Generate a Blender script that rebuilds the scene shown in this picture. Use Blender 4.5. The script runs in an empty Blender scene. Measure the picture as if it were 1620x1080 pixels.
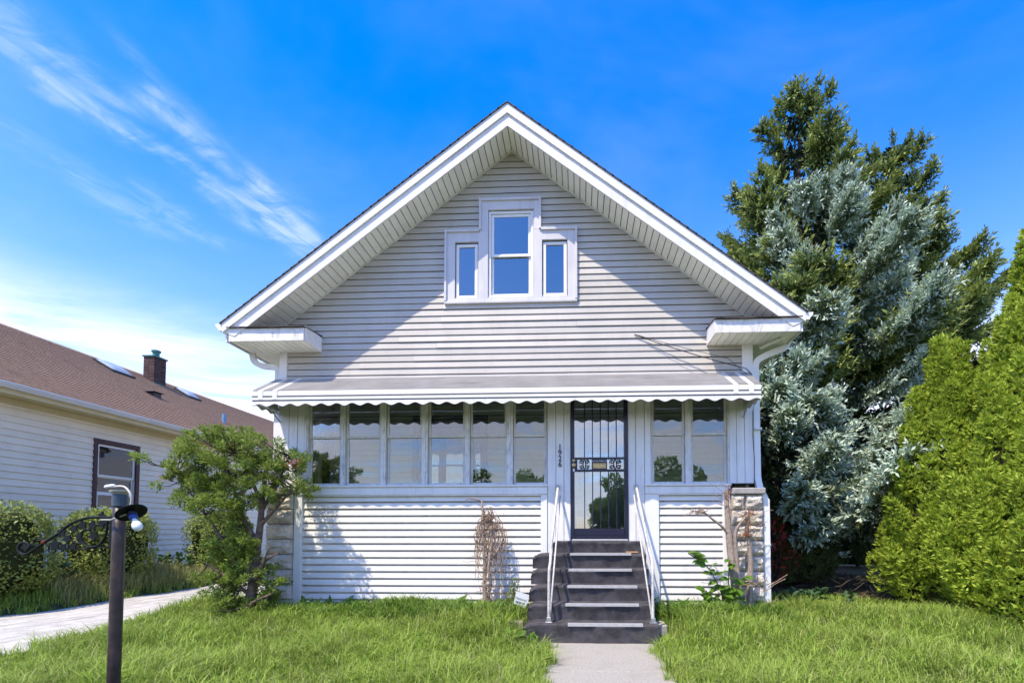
import bpy, bmesh, math, random
import numpy as np
from mathutils import Vector, Matrix
random.seed(7)
RNG = np.random.default_rng(11)
scene = bpy.context.scene
col = scene.collection

# ------------------------------------------------------------------ camera, sky, sun, exposure
cam_data = bpy.data.cameras.new('camera')
cam_data.sensor_width = 36.0
cam_data.lens = 800.0 / 1620.0 * 36.0
cam_data.shift_x = -0.04305
cam_data.shift_y = 0.16440
cam_data.clip_end = 2000.0
cam = bpy.data.objects.new('camera', cam_data)
col.objects.link(cam)
cam.location = (0.0, -8.0, 1.42)
cam.rotation_euler = (math.radians(90 + 2.413), math.radians(0.066), math.radians(2.522))
scene.camera = cam

TO_SUN = Vector((-0.406, -0.52, 1.15)).normalized()
SUN_EL = math.asin(TO_SUN.z)
SUN_AZ = math.atan2(TO_SUN.x, TO_SUN.y)        # clockwise from +Y
SKY_STRENGTH, SUN_STRENGTH, EXPOSURE = 0.15, 2.8, 1.2
sun_data = bpy.data.lights.new('sun', 'SUN')
sun_data.energy = SUN_STRENGTH
sun_data.angle = math.radians(0.5)
sun_data.color = (1.0, 0.87, 0.68)
sun = bpy.data.objects.new('sun', sun_data)
col.objects.link(sun)
sun.location = (-6, -8, 18)
sun.rotation_euler = TO_SUN.to_track_quat('Z', 'Y').to_euler()

scene.view_settings.view_transform = 'Standard'
scene.view_settings.look = 'None'
scene.view_settings.gamma = 1.0
scene.view_settings.use_curve_mapping = False
scene.view_settings.exposure = EXPOSURE
scene.cycles.max_bounces = 6
scene.cycles.diffuse_bounces = 4
scene.cycles.glossy_bounces = 3
scene.cycles.transmission_bounces = 4
scene.cycles.transparent_max_bounces = 10
scene.cycles.caustics_reflective = False
scene.cycles.caustics_refractive = False


class NT:
    """small helper around a node tree"""
    def __init__(self, tree):
        self.t = tree
        tree.nodes.clear()

    def n(self, kind, **kw):
        nd = self.t.nodes.new(kind)
        for k, v in kw.items():
            setattr(nd, k, v)
        return nd

    def put(self, sock, v):
        if hasattr(v, 'is_linked') or isinstance(v, bpy.types.NodeSocket):
            self.t.links.new(v, sock)
        else:
            sock.default_value = v

    def math(self, op, a, b=0.0, c=0.0, clamp=False):
        nd = self.n('ShaderNodeMath', operation=op, use_clamp=clamp)
        self.put(nd.inputs[0], a); self.put(nd.inputs[1], b)
        if op in ('MULTIPLY_ADD', 'SMOOTH_MIN', 'SMOOTH_MAX', 'COMPARE'):
            self.put(nd.inputs[2], c)
        return nd.outputs[0]

    def vmath(self, op, a, b=(0, 0, 0)):
        nd = self.n('ShaderNodeVectorMath', operation=op)
        self.put(nd.inputs[0], a); self.put(nd.inputs[1], b)
        return nd.outputs['Value'] if op in ('DOT_PRODUCT', 'LENGTH') else nd.outputs[0]

    def mix(self, f, a, b, blend='MIX'):
        nd = self.n('ShaderNodeMix', data_type='RGBA', blend_type=blend)
        self.put(nd.inputs['Factor'], f)
        self.put(nd.inputs[6], a); self.put(nd.inputs[7], b)
        return nd.outputs[2]

    def ramp(self, v, lo, hi, a=0.0, b=1.0, smooth=True):
        nd = self.n('ShaderNodeMapRange', interpolation_type='SMOOTHSTEP' if smooth else 'LINEAR')
        self.put(nd.inputs[0], v)
        for i, x in enumerate((lo, hi, a, b)):
            nd.inputs[i + 1].default_value = x
        return nd.outputs[0]

    def noise(self, vec, scale, detail=4.0, rough=0.55, dist=0.0):
        nd = self.n('ShaderNodeTexNoise')
        self.put(nd.inputs['Vector'], vec)
        nd.inputs['Scale'].default_value = scale
        nd.inputs['Detail'].default_value = detail
        nd.inputs['Roughness'].default_value = rough
        nd.inputs['Distortion'].default_value = dist
        return nd.outputs['Fac']


def c4(c):
    return (c[0], c[1], c[2], 1.0)


def make_world():
    w = bpy.data.worlds.new('World')
    scene.world = w
    w.use_nodes = True
    T = NT(w.node_tree)
    sky = T.n('ShaderNodeTexSky', sky_type='NISHITA')
    sky.sun_disc = False
    sky.sun_elevation = SUN_EL
    sky.sun_rotation = SUN_AZ
    sky.altitude = 200.0
    sky.air_density = 1.0
    sky.dust_density = 0.6
    sky.ozone_density = 2.5
    hs = T.n('ShaderNodeHueSaturation')
    hs.inputs['Saturation'].default_value = 1.52
    hs.inputs['Value'].default_value = 1.0
    T.put(hs.inputs['Color'], sky.outputs[0])
    skyc = T.mix(1.0, hs.outputs[0], (1.0, 0.90, 1.12, 1.0), 'MULTIPLY')
    tc = T.n('ShaderNodeTexCoord')
    d = T.vmath('NORMALIZE', tc.outputs['Generated'])
    sep = T.n('ShaderNodeSeparateXYZ')
    T.put(sep.inputs[0], d)
    z = T.math('MAXIMUM', sep.outputs[2], 0.03)
    u = T.math('DIVIDE', sep.outputs[0], z)
    v = T.math('DIVIDE', sep.outputs[1], z)
    cmb = T.n('ShaderNodeCombineXYZ')
    T.put(cmb.inputs[0], u); T.put(cmb.inputs[1], v)
    uv = cmb.outputs[0]
    # warp, so that the streaks feather out
    wn = T.n('ShaderNodeTexNoise')
    T.put(wn.inputs['Vector'], uv)
    wn.inputs['Scale'].default_value = 3.2
    wn.inputs['Detail'].default_value = 5.0
    wv = T.vmath('SUBTRACT', wn.outputs['Color'], (0.5, 0.5, 0.5))
    wv = T.vmath('MULTIPLY', wv, (0.30, 0.30, 0.0))
    p = T.vmath('ADD', uv, wv)
    # thin streaks of cirrus on the cloud plane: start, end, half width, strength
    segs = [((-1.19, 0.80), (-1.13, 1.26), 0.022, 0.75),
            ((-1.13, 1.22), (-0.99, 1.62), 0.030, 0.85),
            ((-1.12, 0.80), (-1.065, 1.12), 0.028, 0.70),
            ((-0.92, 0.90), (-1.01, 1.12), 0.020, 0.40),
            ((-0.98, 1.08), (-0.96, 1.46), 0.030, 0.75),
            ((-0.97, 1.40), (-0.88, 1.78), 0.045, 0.95),
            ((-1.42, 1.18), (-1.37, 1.60), 0.040, 0.42),
            ((-1.28, 1.40), (-1.24, 1.72), 0.030, 0.45),
            ((-1.00, 1.70), (-0.93, 1.90), 0.035, 0.40)]
    tot = None
    for (a, b, wd, st) in segs:
        A = Vector((a[0], a[1], 0)); B = Vector((b[0], b[1], 0))
        L = (B - A).length; dr = (B - A) / L
        nr = Vector((-dr.y, dr.x, 0))
        q = T.vmath('SUBTRACT', p, tuple(A))
        t = T.math('DIVIDE', T.vmath('DOT_PRODUCT', q, tuple(dr)), L)
        n = T.math('DIVIDE', T.vmath('DOT_PRODUCT', q, tuple(nr)), wd)
        g = T.math('EXPONENT', T.math('MULTIPLY', T.math('MULTIPLY', n, n), -0.42))
        m = T.math('MULTIPLY', T.ramp(t, -0.25, 0.25), T.ramp(t, 1.2, 0.8))
        k = T.math('MULTIPLY', T.math('MULTIPLY', g, m), st)
        tot = k if tot is None else T.math('ADD', tot, k)
    # fibres along the streaks
    rot = T.n('ShaderNodeMapping', vector_type='TEXTURE')
    rot.inputs['Rotation'].default_value = (0, 0, math.radians(75))
    rot.inputs['Scale'].default_value = (1.0, 0.16, 1.0)
    T.put(rot.inputs['Vector'], uv)
    fib = T.ramp(T.noise(rot.outputs[0], 3.5, 6.0, 0.55, 0.6), 0.30, 0.70, 0.35, 1.1)
    brk = T.ramp(T.noise(uv, 7.0, 5.0, 0.6, 0.8), 0.34, 0.62, 0.12, 1.0)
    cir = T.math('MULTIPLY', T.math('MULTIPLY', T.math('MULTIPLY', tot, fib), brk), 0.30)
    # a general very thin veil over the whole sky, and soft cloud low towards the horizon
    veil = T.math('MULTIPLY', T.ramp(T.noise(uv, 0.9, 5.0, 0.6, 0.4), 0.40, 0.75), 0.08)
    soft = T.ramp(T.noise(uv, 0.75, 6.0, 0.58, 0.6), 0.32, 0.58)
    low = T.math('MULTIPLY', soft, T.ramp(sep.outputs[2], 0.38, 0.24))
    low = T.math('MULTIPLY', low, 0.66)
    haze = T.ramp(sep.outputs[2], 0.66, 0.12, 0.0, 0.30)
    dens = T.math('ADD', T.math('ADD', T.math('ADD', cir, veil), low), haze, clamp=True)
    dens = T.math('MINIMUM', dens, 0.92)
    cloud = T.mix(dens, skyc, (4.1, 4.15, 5.1, 1.0))
    bg = T.n('ShaderNodeBackground')
    T.put(bg.inputs[0], cloud)
    bg.inputs[1].default_value = SKY_STRENGTH
    out = T.n('ShaderNodeOutputWorld')
    T.put(out.inputs[0], bg.outputs[0])


make_world()

# ------------------------------------------------------------------ materials
MATS = {}


def mat(name, base, rough=0.6, var=0.08, scale=3.0, bump=0.0, bscale=40.0, metal=0.0, spec=0.4,
        dirt=None, dirt_amt=0.0, dirt_scale=(6.0, 6.0, 1.2), rnd=0.0, trans=0.0, hue=None):
    m = bpy.data.materials.new(name)
    m.use_nodes = True
    T = NT(m.node_tree)
    geo = T.n('ShaderNodeNewGeometry')
    pos = geo.outputs['Position']
    f = T.noise(pos, scale, 5.0, 0.6)
    lo = c4([x * (1 - var) for x in base]); hi = c4([min(1.0, x * (1 + var)) for x in base])
    c = T.mix(T.ramp(f, 0.3, 0.7), lo, hi)
    if hue is not None:      # second hue, chosen for each leaf or piece
        r = geo.outputs['Random Per Island']
        c = T.mix(T.ramp(r, 0.0, 1.0, 0.0, 0.85, smooth=False), c, c4(hue))
    if rnd:
        oi = T.n('ShaderNodeObjectInfo')
        k = T.ramp(oi.outputs['Random'], 0, 1, 1 - rnd, 1 + rnd, smooth=False)
        cc = T.n('ShaderNodeCombineXYZ')
        for i in range(3):
            T.put(cc.inputs[i], k)
        c = T.mix(1.0, c, cc.outputs[0], 'MULTIPLY')
    if dirt is not None:
        mp = T.vmath('MULTIPLY', pos, dirt_scale)
        df = T.ramp(T.noise(mp, 1.0, 7.0, 0.65), 0.48, 0.75, 0.0, dirt_amt)
        c = T.mix(df, c, c4(dirt))
    b = T.n('ShaderNodeBsdfPrincipled')
    T.put(b.inputs['Base Color'], c)
    b.inputs['Roughness'].default_value = rough
    b.inputs['Metallic'].default_value = metal
    b.inputs['Specular IOR Level'].default_value = spec
    if bump:
        bn = T.n('ShaderNodeBump')
        bn.inputs['Strength'].default_value = bump
        bn.inputs['Distance'].default_value = 0.02
        T.put(bn.inputs['Height'], T.noise(pos, bscale, 6.0, 0.65))
        T.put(b.inputs['Normal'], bn.outputs[0])
    sh = b.outputs[0]
    if trans:
        tr = T.n('ShaderNodeBsdfTranslucent')
        T.put(tr.inputs[0], c)
        ms = T.n('ShaderNodeMixShader')
        ms.inputs[0].default_value = trans
        T.put(ms.inputs[1], sh); T.put(ms.inputs[2], tr.outputs[0])
        sh = ms.outputs[0]
    o = T.n('ShaderNodeOutputMaterial')
    T.put(o.inputs[0], sh)
    MATS[name] = m
    return m


def glass_mat(name, ior, tint=(0.93, 0.97, 0.95), rough=0.0):
    m = bpy.data.materials.new(name)
    m.use_nodes = True
    T = NT(m.node_tree)
    fr = T.n('ShaderNodeFresnel'); fr.inputs[0].default_value = ior
    geo = T.n('ShaderNodeNewGeometry')
    bn = T.n('ShaderNodeBump'); bn.inputs['Strength'].default_value = 0.06; bn.inputs['Distance'].default_value = 0.02
    T.put(bn.inputs['Height'], T.noise(geo.outputs['Position'], 2.2, 2.0))
    gl = T.n('ShaderNodeBsdfGlossy'); gl.inputs['Roughness'].default_value = rough
    gl.inputs[0].default_value = (1, 1, 1, 1)
    T.put(gl.inputs['Normal'], bn.outputs[0])
    tr = T.n('ShaderNodeBsdfTransparent'); tr.inputs[0].default_value = c4(tint)
    ms = T.n('ShaderNodeMixShader')
    T.put(ms.inputs[0], fr.outputs[0]); T.put(ms.inputs[1], tr.outputs[0]); T.put(ms.inputs[2], gl.outputs[0])
    o = T.n('ShaderNodeOutputMaterial'); T.put(o.inputs[0], ms.outputs[0])
    MATS[name] = m
    return m


GRIME = (0.22, 0.20, 0.17)
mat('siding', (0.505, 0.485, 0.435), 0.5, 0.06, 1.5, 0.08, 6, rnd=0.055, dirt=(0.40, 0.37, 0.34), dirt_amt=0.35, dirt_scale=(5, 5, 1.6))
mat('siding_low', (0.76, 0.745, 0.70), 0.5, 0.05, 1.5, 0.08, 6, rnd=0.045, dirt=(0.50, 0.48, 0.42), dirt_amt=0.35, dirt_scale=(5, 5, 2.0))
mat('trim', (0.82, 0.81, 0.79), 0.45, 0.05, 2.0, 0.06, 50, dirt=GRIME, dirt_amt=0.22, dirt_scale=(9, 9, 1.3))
mat('trim_gable', (0.64, 0.63, 0.645), 0.45, 0.05, 2.0, 0.06, 50, dirt=GRIME, dirt_amt=0.22, dirt_scale=(9, 9, 1.3))  # greyer copy of trim, shading on the gable window put into the colour
mat('trim_bright', (0.82, 0.82, 0.80), 0.4, 0.03, 2.0, 0.03, 50, dirt=(0.45, 0.42, 0.38), dirt_amt=0.15, dirt_scale=(4, 4, 4))
mat('soffit', (0.90, 0.89, 0.81), 0.5, 0.04, 3.0, rnd=0.04, dirt=GRIME, dirt_amt=0.12)
mat('old_paint', (0.80, 0.79, 0.76), 0.55, 0.08, 9.0, 0.15, 60, dirt=(0.18, 0.15, 0.12), dirt_amt=0.55, dirt_scale=(16, 16, 5))
mat('sash', (0.70, 0.69, 0.63), 0.55, 0.08, 5.0, 0.1, 60, dirt=(0.30, 0.27, 0.22), dirt_amt=0.5, dirt_scale=(12, 12, 3))
mat('awning', (0.46, 0.445, 0.42), 0.45, 0.08, 3.0, 0.05, 30, dirt=(0.30, 0.26, 0.22), dirt_amt=0.8, dirt_scale=(1.3, 14, 14))
mat('awning_dark', (0.16, 0.155, 0.15), 0.5, 0.2, 8.0)
mat('shingle', (0.075, 0.062, 0.058), 0.9, 0.3, 25.0, 0.5, 90)
mat('shingle_brown', (0.30, 0.205, 0.145), 0.95, 0.22, 14.0, 0.5, 60, spec=0.05, dirt=(0.20, 0.13, 0.105), dirt_amt=0.6, dirt_scale=(1.2, 2.5, 3))
mat('navy', (0.012, 0.014, 0.035), 0.3, 0.2, 20.0, 0.03, 80, spec=0.5)
mat('black', (0.012, 0.012, 0.014), 0.45, 0.2, 20.0)
mat('brass', (0.55, 0.42, 0.20), 0.35, 0.15, 30.0, metal=0.85)
mat('chrome', (0.55, 0.56, 0.57), 0.35, 0.15, 20.0, metal=0.8, dirt=GRIME, dirt_amt=0.3)
mat('alu', (0.52, 0.52, 0.52), 0.4, 0.08, 15.0, metal=0.35, dirt=GRIME, dirt_amt=0.25, dirt_scale=(20, 20, 20))
mat('carpet', (0.090, 0.086, 0.092), 0.98, 0.32, 7.0, 0.9, 170, spec=0.05, dirt=(0.14, 0.13, 0.115), dirt_amt=0.6, dirt_scale=(11, 11, 11))
mat('rail_paint', (0.60, 0.58, 0.54), 0.55, 0.1, 25.0, 0.2, 90, dirt=(0.20, 0.15, 0.10), dirt_amt=0.95, dirt_scale=(42, 42, 18))
mat('stone', (0.60, 0.55, 0.47), 0.9, 0.16, 9.0, 0.9, 38, rnd=0.10, dirt=(0.26, 0.235, 0.20), dirt_amt=0.6, dirt_scale=(7, 7, 7), spec=0.2)
mat('mortar', (0.25, 0.225, 0.20), 0.95, 0.15, 20.0, 0.6, 60)
mat('cap_stone', (0.36, 0.34, 0.32), 0.9, 0.12, 12.0, 0.4, 60)
mat('concrete', (0.37, 0.35, 0.305), 0.9, 0.20, 45.0, 0.5, 120, dirt=(0.27, 0.25, 0.21), dirt_amt=0.5, dirt_scale=(3, 3, 3))
mat('porch_green', (0.74, 0.82, 0.56), 0.6, 0.06, 2.0)
mat('porch_wall', (0.70, 0.70, 0.64), 0.6, 0.06, 2.0)
mat('dark_room', (0.03, 0.03, 0.032), 0.8, 0.2, 4.0)
mat('ceiling', (0.80, 0.80, 0.64), 0.7, 0.06, 3.0)
mat('floor_wood', (0.50, 0.45, 0.37), 0.6, 0.15, 6.0)
mat('nsiding', (0.84, 0.77, 0.64), 0.55, 0.04, 1.2, rnd=0.03, dirt=(0.40, 0.36, 0.30), dirt_amt=0.25, dirt_scale=(2, 2, 3))
mat('nsoffit', (0.62, 0.53, 0.32), 0.6, 0.05, 2.0)
mat('burgundy', (0.055, 0.016, 0.020), 0.5, 0.2, 10.0)
mat('blind', (0.60, 0.60, 0.58), 0.7, 0.04, 4.0)
mat('ngutter', (0.66, 0.67, 0.69), 0.35, 0.04, 4.0, dirt=GRIME, dirt_amt=0.2)
mat('brick_dark', (0.070, 0.042, 0.040), 0.9, 0.3, 14.0, 0.5, 70, rnd=0.25)
mat('copper_green', (0.055, 0.20, 0.19), 0.55, 0.2, 15.0)
mat('pipe_blue', (0.14, 0.30, 0.48), 0.5, 0.15, 15.0)
mat('skylight', (0.36, 0.42, 0.50), 0.25, 0.04, 5.0)
mat('post_paint', (0.040, 0.030, 0.029), 0.36, 0.3, 18.0, 0.15, 70, dirt=(0.12, 0.075, 0.06), dirt_amt=0.5, dirt_scale=(14, 14, 5))
mat('iron_green', (0.008, 0.012, 0.013), 0.6, 0.3, 20.0, spec=0.2)
mat('post_cap', (0.055, 0.085, 0.12), 0.4, 0.2, 14.0)
mat('plate', (0.42, 0.42, 0.36), 0.4, 0.15, 20.0, metal=0.3)
mat('bulb', (0.80, 0.85, 0.83), 0.22, 0.02, 5.0, spec=0.5)
mat('socket_blue', (0.03, 0.07, 0.28), 0.35, 0.15, 15.0)
mat('wire_white', (0.62, 0.58, 0.50), 0.5, 0.1, 20.0)
mat('cable', (0.02, 0.02, 0.022), 0.5, 0.1, 20.0)
mat('bark', (0.135, 0.095, 0.075), 0.95, 0.35, 16.0, 0.9, 40, dirt=(0.25, 0.20, 0.17), dirt_amt=0.5, dirt_scale=(20, 20, 4))
mat('bark_dark', (0.060, 0.045, 0.038), 0.95, 0.35, 12.0, 0.9, 30)
mat('dead_wood', (0.36, 0.29, 0.235), 0.95, 0.25, 22.0, 0.9, 60, dirt=(0.13, 0.095, 0.075), dirt_amt=0.75, dirt_scale=(40, 40, 6))
mat('dead_twig', (0.33, 0.235, 0.165), 0.9, 0.3, 30.0)
mat('dead_leaf', (0.42, 0.16, 0.07), 0.85, 0.3, 30.0, hue=(0.26, 0.10, 0.05))
mat('red_leaf', (0.50, 0.07, 0.035), 0.7, 0.3, 8.0, trans=0.35, hue=(0.20, 0.030, 0.020))
mat('needle_blue', (0.62, 0.74, 0.60), 0.6, 0.12, 0.9, spec=0.3, trans=0.18, hue=(0.33, 0.44, 0.34))
mat('needle_old', (0.16, 0.225, 0.125), 0.7, 0.25, 0.9, spec=0.2, trans=0.12, hue=(0.19, 0.25, 0.14))
mat('needle_young', (0.36, 0.43, 0.11), 0.6, 0.2, 0.8, spec=0.25, trans=0.22, hue=(0.17, 0.24, 0.085))
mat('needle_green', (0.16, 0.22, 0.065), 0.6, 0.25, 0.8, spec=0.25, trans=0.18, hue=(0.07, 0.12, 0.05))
mat('inner_shade', (0.030, 0.048, 0.026), 0.8, 0.2, 2.0, spec=0.1)  # near-black colour stands in for shade inside the spruce crowns
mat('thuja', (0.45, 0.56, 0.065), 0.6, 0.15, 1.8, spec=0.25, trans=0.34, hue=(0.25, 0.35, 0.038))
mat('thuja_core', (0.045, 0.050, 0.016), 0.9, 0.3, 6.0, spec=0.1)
mat('yew', (0.29, 0.38, 0.065), 0.55, 0.28, 3.0, spec=0.3, trans=0.42, hue=(0.12, 0.19, 0.035))
mat('hedge', (0.36, 0.42, 0.10), 0.5, 0.2, 4.0, spec=0.35, trans=0.28, hue=(0.17, 0.23, 0.045))
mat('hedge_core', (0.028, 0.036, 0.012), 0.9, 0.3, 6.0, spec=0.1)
mat('leaf_far', (0.20, 0.30, 0.08), 0.6, 0.25, 0.6, spec=0.2, trans=0.5, hue=(0.10, 0.17, 0.04))
mat('grass', (0.225, 0.36, 0.042), 0.55, 0.30, 1.3, spec=0.25, trans=0.34, hue=(0.38, 0.47, 0.10))
mat('grass_dry', (0.46, 0.46, 0.20), 0.7, 0.2, 3.0, spec=0.2, trans=0.2, hue=(0.20, 0.23, 0.07))
mat('weed', (0.130, 0.250, 0.025), 0.45, 0.15, 5.0, spec=0.35, trans=0.32, hue=(0.070, 0.155, 0.016))
mat('weed_dark', (0.030, 0.075, 0.022), 0.5, 0.2, 5.0, spec=0.3, trans=0.2, hue=(0.050, 0.10, 0.025))
mat('soil', (0.050, 0.062, 0.022), 0.95, 0.35, 4.0, 0.5, 30, dirt=(0.085, 0.065, 0.042), dirt_amt=0.7, dirt_scale=(2, 2, 2))
mat('litter', (0.16, 0.115, 0.075), 0.95, 0.35, 12.0, 0.7, 40, hue=(0.085, 0.055, 0.035))
mat('drive', (0.50, 0.48, 0.43), 0.9, 0.16, 6.0, 0.8, 25, dirt=(0.17, 0.16, 0.14), dirt_amt=0.9, dirt_scale=(11.0, 0.8, 5.0))
mat('sign_white', (0.60, 0.63, 0.64), 0.4, 0.03, 8.0)
mat('sign_ink', (0.03, 0.05, 0.10), 0.5, 0.05, 8.0)
mat('tan', (0.45, 0.27, 0.12), 0.7, 0.15, 20.0)
mat('brick_pale', (0.46, 0.36, 0.29), 0.9, 0.2, 20.0, 0.5, 60)
glass_mat('pane', 1.9, (0.95, 0.99, 0.96))
glass_mat('pane_door', 2.7, (0.85, 0.93, 0.92))
glass_mat('pane_near', 1.55, (0.92, 0.95, 0.94))
glass_mat('pane_upper', 3.2, (0.45, 0.52, 0.58))

# ------------------------------------------------------------------ geometry helpers


def link(o, parent=None):
    col.objects.link(o)
    if parent is not None:
        o.parent = parent
        if parent.get('_base') is not None:
            o.matrix_parent_inverse = Matrix.Translation(Vector(parent['_base'])).inverted()
    return o


def thing(name, label, cat, base, group=None):
    o = bpy.data.objects.new(name, None)
    o.empty_display_size = 0.3
    col.objects.link(o)
    o.location = base
    o['_base'] = [float(x) for x in base]
    o['label'] = label
    o['category'] = cat
    if group:
        o['group'] = group
    return o


def tag(o, label, cat, group=None):
    o['label'] = label; o['category'] = cat
    if group:
        o['group'] = group
    return o


def setmat(me, m):
    me.materials.append(MATS[m] if isinstance(m, str) else m)


class MB:
    """collects faces and links them as ONE mesh object"""
    def __init__(self):
        self.v = []; self.f = []

    def add(self, vs, fs):
        k = len(self.v)
        self.v.extend([tuple(p) for p in vs])
        self.f.extend([tuple(i + k for i in f) for f in fs])
        return self

    def box(self, x0, x1, y0, y1, z0, z1):
        vs = [(x0, y0, z0), (x1, y0, z0), (x1, y1, z0), (x0, y1, z0), (x0, y0, z1), (x1, y0, z1), (x1, y1, z1), (x0, y1, z1)]
        return self.add(vs, [(0, 3, 2, 1), (4, 5, 6, 7), (0, 1, 5, 4), (1, 2, 6, 5), (2, 3, 7, 6), (3, 0, 4, 7)])

    def prism(self, pts, axis, a, b):
        """closed 2-D outline extruded along an axis: 'x' pts=(y,z), 'y' pts=(x,z), 'z' pts=(x,y)"""
        def P(p, t):
            return (t, p[0], p[1]) if axis == 'x' else (p[0], t, p[1]) if axis == 'y' else (p[0], p[1], t)
        n = len(pts)
        vs = [P(p, a) for p in pts] + [P(p, b) for p in pts]
        fs = [tuple(range(n))[::-1], tuple(range(n, 2 * n))]
        fs += [(i, (i + 1) % n, n + (i + 1) % n, n + i) for i in range(n)]
        return self.add(vs, fs)

    def tube(self, path, r, seg=8, caps=True, flat=None):
        """round tube along a path; r is a number or one radius for each point; flat=(wx,wy) gives a rectangular section"""
        P = [Vector(p) for p in path]
        n = len(P)
        R = [r] * n if not hasattr(r, '__len__') else list(r)
        ring = []
        up = Vector((0, 1, 0))
        for i in range(n):
            t = (P[min(i + 1, n - 1)] - P[max(i - 1, 0)])
            t = t.normalized() if t.length > 1e-9 else Vector((0, 0, 1))
            ref = up if abs(t.dot(up)) < 0.95 else Vector((1, 0, 0))
            a = t.cross(ref).normalized(); b = a.cross(t).normalized()
            if flat:
                s = [(-1, -1), (1, -1), (1, 1), (-1, 1)]
                ring.append([P[i] + a * (q[0] * flat[0] / 2) + b * (q[1] * flat[1] / 2) for q in s])
            else:
                ring.append([P[i] + (a * math.cos(2 * math.pi * j / seg) + b * math.sin(2 * math.pi * j / seg)) * R[i] for j in range(seg)])
        m = len(ring[0])
        vs = [q for rg in ring for q in rg]
        fs = []
        for i in range(n - 1):
            for j in range(m):
                k = (j + 1) % m
                fs.append((i * m + j, i * m + k, (i + 1) * m + k, (i + 1) * m + j))
        if caps:
            fs.append(tuple(range(m))[::-1]); fs.append(tuple(range((n - 1) * m, n * m)))
        return self.add(vs, fs)

    def lathe(self, prof, cx, cy, seg=20, z0=0.0):
        """prof: (radius, z) from bottom to top"""
        vs = []; fs = []
        m = len(prof)
        for j in range(seg):
            a = 2 * math.pi * j / seg
            for (r, z) in prof:
                vs.append((cx + r * math.cos(a), cy + r * math.sin(a), z0 + z))
        for j in range(seg):
            k = (j + 1) % seg
            for i in range(m - 1):
                fs.append((j * m + i, k * m + i, k * m + i + 1, j * m + i + 1))
        fs.append(tuple(j * m for j in range(seg))[::-1]); fs.append(tuple(j * m + m - 1 for j in range(seg)))
        return self.add(vs, fs)

    def build(self, name, m, parent=None, smooth=False, bevel=0.0):
        me = bpy.data.meshes.new(name)
        me.from_pydata(self.v, [], self.f)
        if bevel:
            bm = bmesh.new(); bm.from_mesh(me)
            bmesh.ops.bevel(bm, geom=list(bm.edges), offset=bevel, segments=1, affect='EDGES', clamp_overlap=True)
            bm.to_mesh(me); bm.free()
        me.update()
        if smooth:
            me.polygons.foreach_set('use_smooth', [True] * len(me.polygons))
        setmat(me, m)
        return link(bpy.data.objects.new(name, me), parent)


def board(name, m, parent, x0, x1, y0, y1, z0, z1, bevel=0.004):
    return MB().box(x0, x1, y0, y1, z0, z1).build(name, m, parent, bevel=bevel)


def fast_mesh(name, V, F, m, parent=None, smooth=False):
    """V (n,3) float array, F (k,3 or 4) int array"""
    me = bpy.data.meshes.new(name)
    V = np.ascontiguousarray(V, np.float32); F = np.ascontiguousarray(F, np.int32)
    k, s = F.shape
    me.vertices.add(len(V)); me.vertices.foreach_set('co', V.ravel())
    me.loops.add(k * s); me.loops.foreach_set('vertex_index', F.ravel())
    me.polygons.add(k); me.polygons.foreach_set('loop_start', np.arange(0, k * s, s, dtype=np.int32))
    me.polygons.foreach_set('loop_total', np.full(k, s, np.int32))
    me.update(calc_edges=True)
    me.validate()
    if smooth:
        me.polygons.foreach_set('use_smooth', np.ones(k, bool))
    setmat(me, m)
    return link(bpy.data.objects.new(name, me), parent)


def unit(a):
    return a / np.maximum(np.linalg.norm(a, axis=-1, keepdims=True), 1e-9)


def rnd_dir(n):
    return unit(RNG.normal(size=(n, 3)))


def rhombs(P, D, N, L, W, fold=0.12):
    """one small diamond leaf for each row"""
    P = np.asarray(P); n = len(P)
    D = unit(D); S = unit(np.cross(D, N)); N2 = np.cross(S, D)
    L = np.broadcast_to(np.asarray(L, float), (n,))[:, None]; W = np.broadcast_to(np.asarray(W, float), (n,))[:, None]
    mid = P + D * L * 0.45 + N2 * W * fold
    V = np.stack([P, mid + S * W * 0.5, P + D * L, mid - S * W * 0.5], 1).reshape(-1, 3)
    return V, np.arange(4 * n).reshape(n, 4)


def join(parts):
    Vs, Fs, k = [], [], 0
    for V, F in parts:
        Vs.append(V); Fs.append(F + k); k += len(V)
    return np.concatenate(Vs), np.concatenate(Fs)


def text_mesh(name, body, size, m, parent, loc, depth=0.004, rotz=0.0, rotx=90.0, roty=0.0, align='CENTER'):
    cu = bpy.data.curves.new(name, 'FONT')
    cu.body = body; cu.size = size; cu.extrude = depth; cu.align_x = align; cu.align_y = 'CENTER'
    cu.resolution_u = 3
    tmp = bpy.data.objects.new(name + '_tmp', cu)
    col.objects.link(tmp)
    dg = bpy.context.evaluated_depsgraph_get()
    me = bpy.data.meshes.new_from_object(tmp.evaluated_get(dg))
    bpy.data.objects.remove(tmp)
    me.materials.clear(); setmat(me, m)
    R = Matrix.Translation(loc) @ Matrix.Rotation(math.radians(rotz), 4, 'Z') @ Matrix.Rotation(math.radians(roty), 4, 'Y') @ Matrix.Rotation(math.radians(rotx), 4, 'X')
    me.transform(R)
    return link(bpy.data.objects.new(name, me), parent)


def copy_tree(o, offset, rotz=0.0, scale=None, parent=None):
    c = o.copy(); col.objects.link(c)
    if parent is None:
        c.location = offset
        c.rotation_euler = (0, 0, rotz)
        if scale:
            c.scale = scale
    else:
        c.parent = parent
    for ch in o.children:
        copy_tree(ch, None, parent=c)
    return c


def struct(o):
    o['kind'] = 'structure'
    return o


def stuff(o, label=None, cat=None):
    o['kind'] = 'stuff'
    if label:
        o['label'] = label; o['category'] = cat
    return o


def sstep(a, b, x):
    t = np.clip((np.asarray(x, float) - a) / (b - a), 0, 1)
    return t * t * (3 - 2 * t)


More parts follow.
